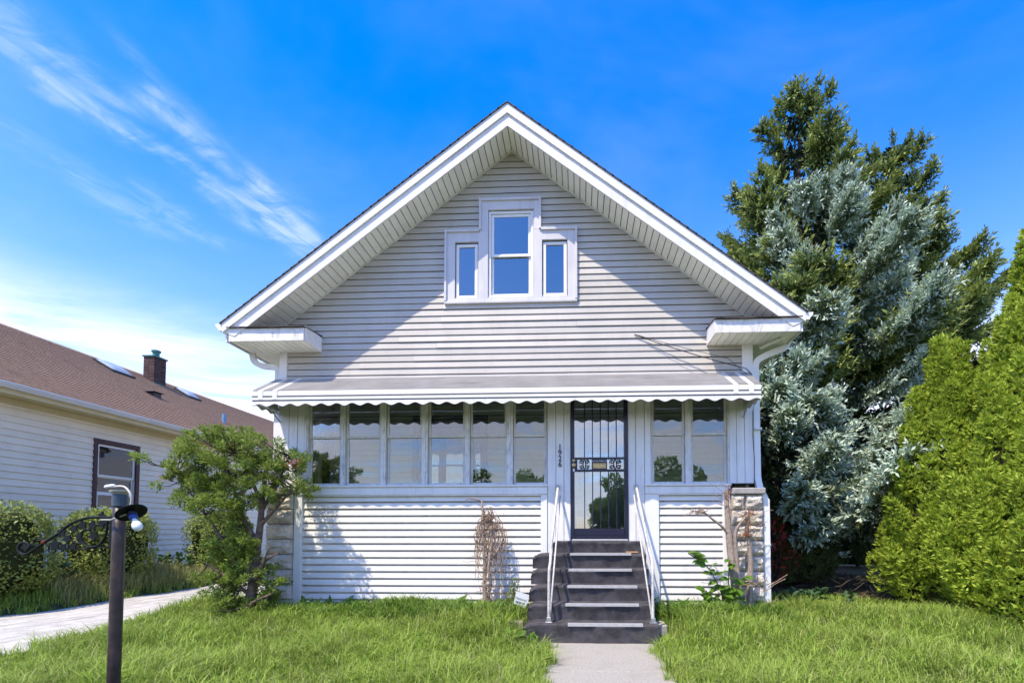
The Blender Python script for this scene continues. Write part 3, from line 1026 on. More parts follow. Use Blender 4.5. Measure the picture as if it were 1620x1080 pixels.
# --- stone piers
def rock(parent, x0, x1, z0, z1, y_front, y_back):
    nx, nz = 14, 9
    V = []; F = []
    sd = random.random() * 50
    for j in range(nz + 1):
        for i in range(nx + 1):
            u, v = i / nx, j / nz
            e = min(u, 1 - u, v * .7, (1 - v) * .7) * 6
            k = min(1.0, e)
            d = .014 + .046 * k * (0.5 + 0.5 * math.sin(sd + 5 * u + 3 * v) * math.cos(sd * 1.7 + 6 * v - 2 * u)) + .020 * k * (.5 + .5 * math.sin(sd * 3 + 13 * u - 7 * v) * math.cos(11 * v + 9 * u + sd)) + .014 * k * random.random()
            ed = 0.0 if k > 0 else random.uniform(-.004, .004)
            V.append((x0 + (x1 - x0) * u + ed, y_front - d if k > 0 else y_front, z0 + (z1 - z0) * v + ed))
    for j in range(nz):
        for i in range(nx):
            a = j * (nx + 1) + i
            F.append((a, a + 1, a + nx + 2, a + nx + 1))
    k = len(V)
    V += [(x0, y_back, z0), (x1, y_back, z0), (x1, y_back, z1), (x0, y_back, z1)]
    bl, br, tl, tr = 0, nx, nz * (nx + 1), nz * (nx + 1) + nx
    F += [tuple([k, k + 1] + list(range(br, bl - 1, -1))), tuple([k + 2, k + 3] + list(range(tl, tr + 1)))]
    F += [tuple([k + 1, k + 2] + [j * (nx + 1) + nx for j in range(nz, -1, -1)]), tuple([k + 3, k] + [j * (nx + 1) for j in range(0, nz + 1)]), (k + 3, k + 2, k + 1, k)]
    return MB().add(V, F).build('stone_block', 'stone', parent)


def pier(x0, x1, z0, z1, rows, two):
    p = MB().box(x0 + .012, x1 - .012, -.085, .18, z0, z1).build('stone_pier', 'mortar', house)
    h = (z1 - z0) / rows
    for r in range(rows):
        a, b = z0 + r * h + .009, z0 + (r + 1) * h - .009
        if two:
            sp = x0 + (x1 - x0) * (0.42 if r % 2 else 0.56)
            rock(p, x0, sp - .009, a, b, -.095, .17); rock(p, sp + .009, x1, a, b, -.095, .17)
        else:
            rock(p, x0, x1, a, b, -.095, .17)
    return p


pr = pier(2.372, 2.838, 0.10, 1.985, 8, True)
board('pier_cap', 'cap_stone', pr, 2.366, 2.868, -.155, .19, 1.99, 2.085, .012)
pl_ = pier(-5.005, -4.590, 0.10, 2.02, 8, False)
board('pier_cap', 'cap_stone', pl_, -5.03, -4.585, -.155, .19, 2.025, 2.12, .012)

# --- security door
DX0, DX1, DZ0, DZ1 = -0.113, 0.778, 1.300, 3.60
door = sash_frame('security_door', house, 'navy', DX0, DX1, DZ0, DZ1, 0.055, -.055, .06)
door['label'] = 'dark navy steel security door with vertical bars'
MB().box(DX0 + .056, DX1 - .056, -.045, -.012, DZ0 + .056, DZ0 + .165).build('kick_plate', 'navy', door, bevel=.004)
MB().box(DX0 + .056, DX1 - .056, -.05, -.012, 2.560, 2.585).build('lock_rail', 'navy', door)
MB().box(DX0 + .056, DX1 - .056, -.05, -.012, 2.365, 2.395).build('lock_rail', 'navy', door)
MB().box(DX0 + .056, DX0 + .10, -.05, -.012, 2.396, 2.559).build('lock_plate', 'navy', door)
MB().box(.215, .455, -.046, -.014, 2.396, 2.559).build('lock_plate', 'navy', door)
for k in range(5):
    xb = -.045 + .755 * (k + 1) / 6 + .02
    for (a, b) in ((DZ0 + .166, 2.364), (2.586, DZ1 - .056)):
        MB().box(xb - .007, xb + .007, -.042, -.026, a, b).build('bar', 'navy', door)
MB().box(DX0 + .05, DX1 - .05, -.004, .0, DZ0 + .16, 2.37).build('pane', 'pane_door', door)
MB().box(DX0 + .05, DX1 - .05, -.004, .0, 2.58, DZ1 - .05).build('pane', 'pane_door', door)
MB().box(DX0 + .10, .215, -.006, -.002, 2.396, 2.559).build('pane', 'pane_door', door)
MB().box(.455, DX1 - .056, -.006, -.002, 2.396, 2.559).build('pane', 'pane_door', door)


def spiral(cx, cz, r, a0, turns, sgn, y=-.034):
    return [(cx + r * (1 - .75 * t) * math.cos(a0 + sgn * 2 * math.pi * turns * t), y, cz + r * (1 - .75 * t) * math.sin(a0 + sgn * 2 * math.pi * turns * t)) for t in [i / 16 for i in range(17)]]


for (cx, w) in ((.10, .10), (.585, .125)):
    for sx in (-1, 1):
        mb = MB()
        mb.tube(spiral(cx + sx * w * .42, 2.478 + .036, .036, math.pi / 2 - sx * 2.2, 1.3, sx), .007, 5)
        mb.tube(spiral(cx + sx * w * .42, 2.478 - .036, .036, -math.pi / 2 + sx * 2.2, 1.3, -sx), .007, 5)
        mb.tube([(cx + sx * .006, -.034, 2.397), (cx + sx * w * .2, -.034, 2.478), (cx + sx * .006, -.034, 2.558)], .007, 5)
        mb.build('scroll', 'navy', door)
slot = sash_frame('mail_slot', door, 'brass', .232, .438, 2.408, 2.492, .016, -.056, -.047)
MB().box(.249, .421, -.053, -.047, 2.425, 2.475).build('flap', 'brass', slot, bevel=.002)
text_mesh('name_plate', 'DAVIS MARCH', .036, 'sign_white', door, (.335, -.049, 2.524), .001)
for (zc, r) in ((2.535, .026), (2.462, .034)):
    mb = MB()
    mb.lathe([(r, 0), (r, .012), (r * .8, .02), (r * .3, .024)], 0, 0, 16)
    vs = [(x - .068, -.0555 - z_, y + zc) for (x, y, z_) in mb.v]
    MB().add(vs, mb.f).build('lock', 'brass', door)
MB().box(-.083, -.055, -.075, -.056, 2.36, 2.405).build('keeper', 'chrome', door)
thr = board('threshold', 'alu', house, DX0 + .01, DX1 - .01, -.14, -.056, 1.268, 1.298, .006)

# --- house number, one digit under the other
for i, ch in enumerate('1926'):
    o = text_mesh('house_number', ch, .125, 'black', house, (-.288, -.042, 2.752 - i * .092), .004)

# --- cables across the gable
def sag(a, b, s, n=14):
    a = Vector(a); b = Vector(b)
    return [a.lerp(b, i / n) - Vector((0, 0, 4 * s * (i / n) * (1 - i / n))) for i in range(n + 1)]


mb = MB()
mb.tube(sag((.90, -.025, 4.55), (2.60, -.16, 3.93), .03) + [Vector((2.68, -.15, 3.85)), Vector((2.72, -.12, 3.72))], .007, 5)
mb.build('cable', 'cable', house)
mb = MB()
mb.tube(sag((.90, -.025, 4.553), (2.30, -.26, 4.06), .015) + sag((2.30, -.26, 4.06), (2.70, -.10, 3.80), .01), .004, 5)
mb.build('cable', 'cable', house)
mb = MB()
mb.tube([(2.72, -.06, 3.3), (2.71, -.07, 2.9), (2.735, -.065, 2.5), (2.72, -.07, 2.15)], .005, 5)
mb.build('cable', 'cable', house)

# ------------------------------------------------------------------ front steps
steps = thing('front_steps', 'six dark grey carpeted front steps rising to the security door', 'steps', (.2, -.75, 0.0))
STX0, STX1 = -.675, 1.005
ZT = [1.268, 1.084, .870, .662, .452, .240]      # tread levels, top first
TREAD = .275


def carpet_step(k):
    """riser + tread sheet of carpet with rounded nosing and lumpy drape"""
    x0, x1 = (STX0, STX1) if k > 0 else (-.40, .98)
    if k == 5:
        x0, x1 = x0 - .04, x1 + .01
    yf = -.135 - (TREAD * k)
    zt = ZT[k]
    zb = (ZT[k + 1] if k < 5 else -.02) - .005
    yb = (-.002 if k == 0 else -.135 - TREAD * (k - 1)) + (.02 if k else 0)
    sec = [(yf + .015, zb), (yf + .012, zb + (zt - zb) * .35), (yf, zt - .05), (yf - .012, zt - .022), (yf - .002, zt - .004), (yf + .03, zt), (yf + .15, zt), (yb, zt + (.01 if k else 0))]
    nx = 60
    m = len(sec)
    V = []; F = []
    ph = random.random() * 9
    for i in range(nx + 1):
        u = i / nx
        x = x0 + (x1 - x0) * u
        wav = .012 * math.sin(7 * u + ph) + .007 * math.sin(17 * u + 2 * ph) + .004 * math.sin(41 * u + ph)
        edge = max(0, 1 - u / .16)                       # left side bulges over the edge
        for j, (y, zz) in enumerate(sec):
            a = .9 if j in (1, 2, 3) else .35
            dz = (.3 * wav if j >= 3 else 0)
            ex = 0
            if j in (0, 1, 2):
                ex = -.012 * edge * (1 if k else 0)
            if u < .02 and j >= 2:
                dz -= .02
            V.append((x + (ex if u < .2 else 0), y + a * wav, zz + dz - (.025 * edge ** 2 if (j >= 2 and k) else 0)))
    for i in range(nx):
        for j in range(m - 1):
            a = i * m + j
            F.append((a, a + m, a + m + 1, a + 1))
    # side skirts so that the step is solid
    k0 = len(V)
    V += [(x0, yb, zb), (x1, yb, zb)]
    F.append(tuple([k0] + list(range(m - 1, -1, -1))))
    F.append(tuple([k0 + 1] + list(range(nx * m, nx * m + m))))
    st = MB().add(V, F).build('step', 'carpet', steps, smooth=True)
    board('step_core', 'mortar', st, x0 + .08, x1 - .06, yf + .06, max(yb, -.01) - .004, -.02, zt - .06, .004)
    if k:
        xm = [.33, .31, .326, .31, .337][k - 1]
        L = [.455, .452, .48, .485, .475][k - 1]
        mb = MB()
        mb.prism([(yf - .022, zt - .022), (yf - .022, zt + .008), (yf + .045, zt + .012), (yf + .045, zt + .006), (yf - .015, zt + .002), (yf - .015, zt - .022)], 'x', xm - L, xm + L)
        mb.build('nosing_strip', 'alu', st)
    return st


for k in range(6):
    carpet_step(k)
base = board('step_base', 'concrete', steps, -.70, 1.17, -1.26, -.9, .0, .190, .015)


def handrail(label, xb, xt, sgn):
    t = thing('handrail', label, 'handrail', (xb, -1.40, .245))
    base_ = (xb, -1.40, .245)
    elbow = (xb + .006, -1.38, .98)
    top = (xt, -.055, 2.14)
    mb = MB()
    mb.tube(smooth_path([base_, (xb, -1.40, .6), (xb + .004, -1.395, .90), (xb + .01 + .1 * (xt - xb), -1.33, 1.03), (xb + .2 * (xt - xb), -1.15, 1.19)], 4), .019, 10)
    mb.build('post', 'rail_paint', t, smooth=True)
    mb = MB()
    mb.tube([(xb + .2 * (xt - xb), -1.155, 1.187), (xb + .6 * (xt - xb), -.60, 1.665), (xt, -.10, 2.105), (xt + .0, -.04, 2.13)], .0195, 10)
    mb.build('top_rail', 'rail_paint', t, smooth=True)
    mb = MB()
    mb.tube([(xb + .012 * sgn, -1.392, .30), (xb + .02 * sgn + .5 * (xt - xb), -.75, 1.10), (xt + .035 * sgn, -.08, 1.98)], .012, 8)
    mb.build('lower_rail', 'rail_paint', t, smooth=True)
    mb = MB()
    mb.box(xb - .045, xb + .045, -1.45, -1.35, .244, .256).box(xb - .028, xb + .028, -1.43, -1.37, .2565, .31)
    mb.build('foot', 'chrome', t, bevel=.003)
    board('wall_bracket', 'chrome', t, xt - .03, xt + .03, -.045, -.036, 2.09, 2.16, .002)
    return t


handrail('peeling white pipe handrail on the house number side of the steps', -.385, -.318, 1)
handrail('peeling white pipe handrail on the stone pier side of the steps', .955, .905, -1)
o = board('wood_scrap', 'tan', None, .72, .90, -.30, -.20, 1.094, 1.112, .004)
tag(o, 'small tan wooden scrap lying on the second step from the door', 'scrap')
o = MB().box(-.93, -.74, -1.30, -1.20, .10, .235).build('loose_brick', 'brick_pale', bevel=.01)
tag(o, 'pale worn brick in the grass beside the bottom step', 'brick')

# ------------------------------------------------------------------ yard sign
sg = thing('yard_sign', 'small white yard sign reading National leaning beside the front steps', 'sign', (-.86, -.5, .2))
tilt = Matrix.Translation((-.85, -.5, .41)) @ Matrix.Scale(.85, 4) @ Matrix.Rotation(math.radians(14), 4, 'Y') @ Matrix.Rotation(math.radians(-14), 4, 'Z')
mb = MB()
mb.add([tilt @ Vector(p) for p in [(-.12, -.004, -.10), (.11, -.004, -.12), (.14, -.004, .0), (.10, -.004, .12), (-.12, -.004, .12), (-.12, .004, -.10), (.11, .004, -.12), (.14, .004, .0), (.10, .004, .12), (-.12, .004, .12)]],
       [(0, 1, 2, 3, 4), (9, 8, 7, 6, 5), (0, 5, 6, 1), (1, 6, 7, 2), (2, 7, 8, 3), (3, 8, 9, 4), (4, 9, 5, 0)])
mb.build('panel', 'sign_white', sg)
t_ = text_mesh('lettering', 'National', .062, 'sign_ink', sg, (0, 0, 0), .0008)
t_.data.transform(tilt @ Matrix.Translation((-.005, -.0055, .012)))
mb = MB()
for (a, b) in ((-.09, -.03), (-.02, .02), (.03, .085)):
    mb.add([tilt @ Vector(p) for p in [(a, -.0055, -.062), (b, -.0055, -.062), (b, -.0055, -.040), (a, -.0055, -.040)]], [(0, 1, 2, 3)])
mb.build('worn_print', 'sign_ink', sg)
MB().tube([(-.86, -.49, .15), (-.85, -.49, .36)], .008, 6).build('stake', 'chrome', sg)

# ------------------------------------------------------------------ neighbour's house
NX = -12.05
nb = thing('neighbour_house', 'beige sided house with brown shingle roof across the driveway', 'house', (NX, 6, .2))
NY0, NY1 = -1.2, 19.1
nwall = MB()
WZ0, WZ1, WY0, WY1 = 1.98, 3.65, 4.09, 5.19
for (a, b, c, d) in ((NY0, WY0, .1, 4.44), (WY0, WY1, .1, WZ0), (WY0, WY1, WZ1, 4.44), (WY1, NY1, .1, 4.44)):
    nwall.box(NX - .06, NX - .01, a, b, c, d)
nwall = nwall.build('wall', 'nsiding', nb)
zz = .30
while zz < 4.26:
    h = .15
    spans = [(NY0, NY1)]
    if WZ0 - .16 < zz < WZ1 + .02:
        spans = [(NY0, WY0 - .11), (WY1 + .11, NY1)]
    elif zz < 2.5 and zz > 1.0:
        pass
    for (a, b) in spans:
        mb = MB()
        mb.prism([(NX - .01, zz), (NX + .020, zz), (NX + .019, zz + .012), (NX + .0, zz + h - .006), (NX - .01, zz + h)], 'y', a, b)
        mb.build('siding_board', 'nsiding', nwall)
    zz += h
nw = MB()
for (a, b, c, d) in ((WY0 - .11, WY0, WZ0 - .11, WZ1 + .11), (WY1, WY1 + .11, WZ0 - .11, WZ1 + .11), (WY0, WY1, WZ0 - .11, WZ0), (WY0, WY1, WZ1, WZ1 + .11)):
    nw.box(NX - .01, NX + .035, a, b, c, d)
nw = nw.build('window', 'burgundy', nb, bevel=.004)


def nsash(z0, z1, xo):
    mb = MB()
    w = .045
    mb.box(NX - .05 + xo, NX - .02 + xo, WY0 + .02, WY0 + .02 + w, z0, z1).box(NX - .05 + xo, NX - .02 + xo, WY1 - .02 - w, WY1 - .02, z0, z1)
    mb.box(NX - .05 + xo, NX - .02 + xo, WY0 + .02 + w, WY1 - .02 - w, z0, z0 + w).box(NX - .05 + xo, NX - .02 + xo, WY0 + .02 + w, WY1 - .02 - w, z1 - w, z1)
    s_ = mb.build('sash', 'trim_bright', nw)
    MB().box(NX - .04 + xo, NX - .035 + xo, WY0 + .05, WY1 - .05, z0 + .03, z1 - .03).build('pane', 'pane_near', nw)


nsash(2.82, WZ1 - .02, .012); nsash(2.39, 2.84, -.022); nsash(WZ0 + .02, 2.40, .012)
board('blind', 'blind', nw, NX - .14, NX - .13, WY0 + .02, WY1 - .02, 2.51, WZ1, 0)
for k in range(14):
    zb = 2.53 + k * .078
    MB().prism([(NX - .128, zb), (NX - .115, zb), (NX - .128, zb + .06)], 'y', WY0 + .03, WY1 - .03).build('blind_slat', 'blind', nw)
MB().box(NX - .9, NX - .85, 3.0, 6.6, 1, 4.3).build('room_wall', 'dark_room', nb)
# second, smaller window behind the yew
nw2 = sash_frame('window', nb, 'burgundy', 0, 1, 0, 1, .1, 0, 1)
me = nw2.data
for v_ in me.vertices:
    x, y, z_ = v_.co
    v_.co = (NX - .01 + .045 * y, 8.6 + 1.1 * x, 1.86 + 1.75 * z_)
MB().box(NX - .005, NX + .012, 8.70, 9.60, 2.02, 3.45).build('pane', 'pane', nw2)
# soffit, fascia, gutter
EX = -11.54
for k in range(3):
    w = (EX - .05 - NX) / 3
    board('soffit_panel', 'nsoffit', nb, NX + k * w + .006, NX + (k + 1) * w - .006, NY0 - .3, NY1 + .2, 4.254, 4.267, 0)
board('soffit_backing', 'dark_room', nb, NX - .1, EX - .06, NY0 - .3, NY1 + .2, 4.270, 4.278, 0)
board('frieze', 'nsoffit', nb, NX + .0125, NX + .035, NY0, NY1, 4.12, 4.252, .003)
board('fascia', 'nsoffit', nb, EX - .05, EX - .03, NY0 - .3, NY1 + .2, 4.23, 4.44, 0)
g0 = EX - .028
prof = [(g0, 4.44), (g0, 4.33), (g0 + .08, 4.33), (g0 + .095, 4.36), (g0 + .125, 4.40), (g0 + .13, 4.445), (g0 + .12, 4.445), (g0 + .11, 4.41), (g0 + .08, 4.37), (g0 + .07, 4.34), (g0 + .01, 4.34), (g0 + .01, 4.44)]
MB().prism(prof, 'y', NY0 - .35, NY1 + .25).build('gutter', 'ngutter', nb)
# roof: each course of shingles a real step
RX, RZ = -16.5, 7.35
EZ = 4.44
sl = (RZ - EZ) / (EX + .02 - RX)
roofm = MB()
nc = 36
for k in range(nc):
    x1 = EX + .02 + (RX - EX - .02) * k / nc; x2 = EX + .02 + (RX - EX - .02) * (k + 1) / nc
    za = EZ + sl * (EX + .02 - x1); zb = EZ + sl * (EX + .02 - x2)
    roofm.prism([(x1, za), (x1, za + .022), (x2 - .01, zb + .004), (x2 - .01, zb - .03)], 'y', NY0 - .4, NY1 + .3)
nroof = roofm.build('roof', 'shingle_brown', nb)
MB().prism([(RX, RZ), (RX, RZ - .04), (RX - 5.0, RZ - 5.0 * sl - .04), (RX - 5.0, RZ - 5.0 * sl)], 'y', NY0 - .4, NY1 + .3).build('roof_slope', 'shingle_brown', nb)
yk = NY0 - .4
while yk < NY1 + .1:      # ridge caps
    MB().prism([(RX - .14, RZ - .14 * sl + .015), (RX, RZ + .035), (RX + .14, RZ - .14 * sl + .015), (RX + .14, RZ - .14 * sl - .0), (RX, RZ + .012), (RX - .14, RZ - .14 * sl)], 'y', yk, yk + .29).build('ridge_cap', 'shingle_brown', nroof)
    yk += .30
board('end_wall', 'nsiding', nb, -20.9, NX - .061, NY1 - .06, NY1, .1, 4.44, 0)
mb = MB(); trap(mb, -20.9, NX, 4.44, RX - .05, RX + .05, RZ - .05, NY1 - .06, NY1); mb.build('end_gable', 'nsiding', nb)
board('end_wall', 'nsiding', nb, -20.9, NX - .061, NY0, NY0 + .06, .1, 4.44, 0)
mb = MB(); trap(mb, -20.9, NX, 4.44, RX - .05, RX + .05, RZ - .05, NY0, NY0 + .06); mb.build('end_gable', 'nsiding', nb)


def roof_z(x):
    return EZ + sl * (EX + .02 - x)


# chimney of dark bricks with green metal flashing and pot
CX0, CX1, CY0, CY1 = -16.26, -15.84, 10.00, 10.55
cz0, cz1 = roof_z(-15.8) - .1, 7.98
ch = MB().box(CX0 + .012, CX1 - .012, CY0 + .012, CY1 - .012, cz0, cz1).build('chimney', 'mortar', nb)
nbk = 10
bh = (cz1 - cz0) / nbk
for r in range(nbk):
    a, b = cz0 + r * bh + .006, cz0 + (r + 1) * bh - .006
    for (x0, x1, y0, y1) in ((CX0, CX0 + .20, CY0, CY0 + .1), (CX0 + .212, CX1, CY0, CY0 + .1), (CX1 - .1, CX1, CY0 + .108, CY0 + .32), (CX1 - .1, CX1, CY0 + .332, CY1)):
        board('brick', 'brick_dark', ch, x0, x1, y0, y1, a, b, .004)
board('flashing', 'copper_green', ch, CX0 - .03, CX1 + .03, CY0 - .03, CY1 + .03, cz0, cz0 + .16, .004)
board('cap', 'copper_green', ch, CX0 - .04, CX1 + .04, CY0 - .04, CY1 + .04, cz1, cz1 + .05, .006)
MB().lathe([(.11, 0), (.11, .20), (.15, .21), (.15, .27), (.10, .29)], -16.05, 10.31, 16, cz1 + .05).build('flue', 'copper_green', ch, smooth=False)


def dome(xc, yc, lx, ly):
    V = []; F = []
    n = 10
    for j in range(n + 1):
        for i in range(n + 1):
            u, v = 2 * i / n - 1, 2 * j / n - 1
            h = .11 * max(0, (1 - u ** 4)) ** .6 * max(0, (1 - v ** 4)) ** .6
            x = xc + u * lx / 2
            V.append((x, yc + v * ly / 2, roof_z(x) + .07 + h))
    for j in range(n):
        for i in range(n):
            a = j * (n + 1) + i
            F.append((a, a + 1, a + n + 2, a + n + 1))
    d = MB().add(V, F).build('skylight', 'skylight', nb, smooth=True)
    mb = MB()
    mb.prism([(xc - lx / 2 - .04, roof_z(xc - lx / 2 - .04) + .005), (xc + lx / 2 + .04, roof_z(xc + lx / 2 + .04) + .005), (xc + lx / 2 + .04, roof_z(xc + lx / 2 + .04) + .085), (xc - lx / 2 - .04, roof_z(xc - lx / 2 - .04) + .085)], 'y', yc - ly / 2 - .04, yc + ly / 2 + .04)
    mb.build('curb', 'dark_room', d)


dome(-15.75, 8.32, .62, .80); dome(-15.75, 11.55, .55, .6)
vt = board('roof_vent', 'black', nb, -14.2, -13.92, 7.85, 8.15, roof_z(-13.92) - .02, roof_z(-14.05) + .09, .01)
board('hood', 'black', vt, -14.26, -13.86, 7.8, 8.2, roof_z(-14.05) + .092, roof_z(-14.05) + .118, .006)
MB().lathe([(.07, 0), (.07, .42), (.05, .425)], -13.45, 10.5, 14, roof_z(-13.45) - .1).build('vent_pipe', 'pipe_blue', nb)

# ------------------------------------------------------------------ lamp post
LX, LY = -3.02, -4.8
lp = thing('lamp_post', 'dark weathered lamp post with scrolled ivy bracket and dangling bulb', 'lamp post', (LX, LY, 0))
MB().lathe([(.037, 0), (.037, .8), (.036, 1.50), (.036, 1.74)], LX, LY, 24, -.15).build('pole', 'post_paint', lp, smooth=True)
MB().lathe([(.037, 1.585), (.041, 1.59), (.043, 1.655), (.040, 1.665)], LX, LY, 24, .0).build('collar', 'post_cap', lp)
MB().lathe([(.042, 1.666), (.058, 1.684), (.059, 1.692), (.042, 1.694)], LX, LY, 24, .0).build('top_plate', 'plate', lp)
MB().tube(smooth_path([(LX - .0, LY - .05, 1.712), (LX + .04, LY - .05, 1.716), (LX + .08, LY - .05, 1.708), (LX + .118, LY - .055, 1.67), (LX + .125, LY - .05, 1.62), (LX + .110, LY - .045, 1.57)], 4), .0065, 8).build('wire', 'wire_white', lp, smooth=True)
MB().lathe([(.006, 0), (.012, .012), (.012, .05), (.008, .07)], 0, 0, 10).build('wire_nut', 'bulb', lp).matrix_basis = Matrix.Translation((LX - .06, LY - .05, 1.712)) @ Matrix.Rotation(math.radians(82), 4, 'Y')
# hanging lamp: canopy disc, socket and bulb, tipped to the right
hang = Matrix.Translation((LX + .115, LY - .040, 1.550)) @ Matrix.Rotation(math.radians(-36), 4, 'Y') @ Matrix.Rotation(math.radians(168), 4, 'X') @ Matrix.Scale(.80, 4)


def hung(mb, name, m, parent, smooth=True):
    mb.v = [tuple(hang @ Vector(p)) for p in mb.v]
    return mb.build(name, m, parent, smooth=smooth)


fx = hung(MB().lathe([(.012, -.034), (.040, -.030), (.080, -.014), (.106, .004), (.108, .009), (.080, -.004), (.030, -.012)], 0, 0, 28), 'lamp_canopy', 'iron_green', lp)
hung(MB().lathe([(.032, -.008), (.034, .030), (.026, .034)], 0, 0, 20), 'socket', 'black', fx)
hung(MB().lathe([(.027, .0345), (.030, .038), (.030, .070), (.022, .074)], 0, 0, 20), 'socket_ring', 'socket_blue', fx)
hung(MB().lathe([(.016, .0745), (.019, .090), (.030, .118), (.036, .140), (.036, .155), (.029, .176), (.016, .188), (.003, .192)], 0, 0, 24), 'bulb', 'bulb', fx)
MB().tube([(LX - .07, LY - .058, 1.498), (LX + .0, LY - .062, 1.497), (LX + .10, LY - .055, 1.535)], .006, 6).build('hook_bar', 'plate', lp)
# bracket of iron scrolls
br = MB().box(LX - .056, LX - .038, LY - .012, LY + .012, 1.315, 1.520).build('bracket', 'iron_green', lp)
yb = LY - .0


def curve(pts, r, m='iron_green', n=6):
    return MB().tube(smooth_path([(p[0], yb, p[1]) for p in pts], n), r, 8).build('scroll', m, br, smooth=True)


curve([(-3.065, 1.515), (-3.18, 1.516), (-3.261, 1.508), (-3.357, 1.470), (-3.432, 1.412), (-3.517, 1.358), (-3.60, 1.303), (-3.64, 1.277), (-3.68, 1.272), (-3.708, 1.30), (-3.70, 1.338), (-3.66, 1.35), (-3.63, 1.325), (-3.645, 1.305)], .009)
curve([(-3.10, 1.50), (-3.105, 1.42), (-3.125, 1.365), (-3.165, 1.328), (-3.225, 1.320), (-3.27, 1.355), (-3.28, 1.40), (-3.25, 1.435), (-3.215, 1.43)], .008)
curve([(-3.085, 1.322), (-3.20, 1.312), (-3.32, 1.308), (-3.42, 1.305)], .004)
curve([(-3.53, 1.350), (-3.50, 1.325), (-3.497, 1.295), (-3.475, 1.282), (-3.45, 1.295), (-3.46, 1.315)], .005)
curve([(-3.53, 1.352), (-3.46, 1.39), (-3.38, 1.38), (-3.30, 1.345), (-3.25, 1.35)], .005)
curve([(-3.53, 1.352), (-3.56, 1.375), (-3.60, 1.365), (-3.60, 1.335), (-3.57, 1.33)], .006)


def ivy(cx, cz, r, rot):
    pts = []
    for k in range(5):
        a = rot + k * 2 * math.pi / 5
        pts.append((cx + r * math.cos(a), cz + r * math.sin(a)))
        a += math.pi / 5
        pts.append((cx + .55 * r * math.cos(a), cz + .55 * r * math.sin(a)))
    MB().prism(pts, 'y', yb - .006, yb + .004).build('ivy_leaf', 'iron_green', br)


for (cx, cz, r, rot) in ((-3.41, 1.42, .030, .3), (-3.37, 1.375, .028, 1.0), (-3.33, 1.44, .030, 2.0), (-3.27, 1.465, .030, .5), (-3.20, 1.46, .030, 1.4), (-3.19, 1.395, .034, 2.2), (-3.14, 1.475, .028, .2), (-3.33, 1.325, .026, 1.7), (-3.40, 1.32, .027, .8),
                         (-3.455, 1.335, .036, .4), (-3.655, 1.322, .030, .9), (-3.14, 1.525, .024, .1), (-3.29, 1.39, .024, .6)):
    ivy(cx, cz, r * 1.2, rot)
MB().lathe([(.006, -.012), (.014, -.006), (.014, .006), (.006, .012)], -3.533, yb, 10, 1.353).build('rosette', 'red_leaf', br)

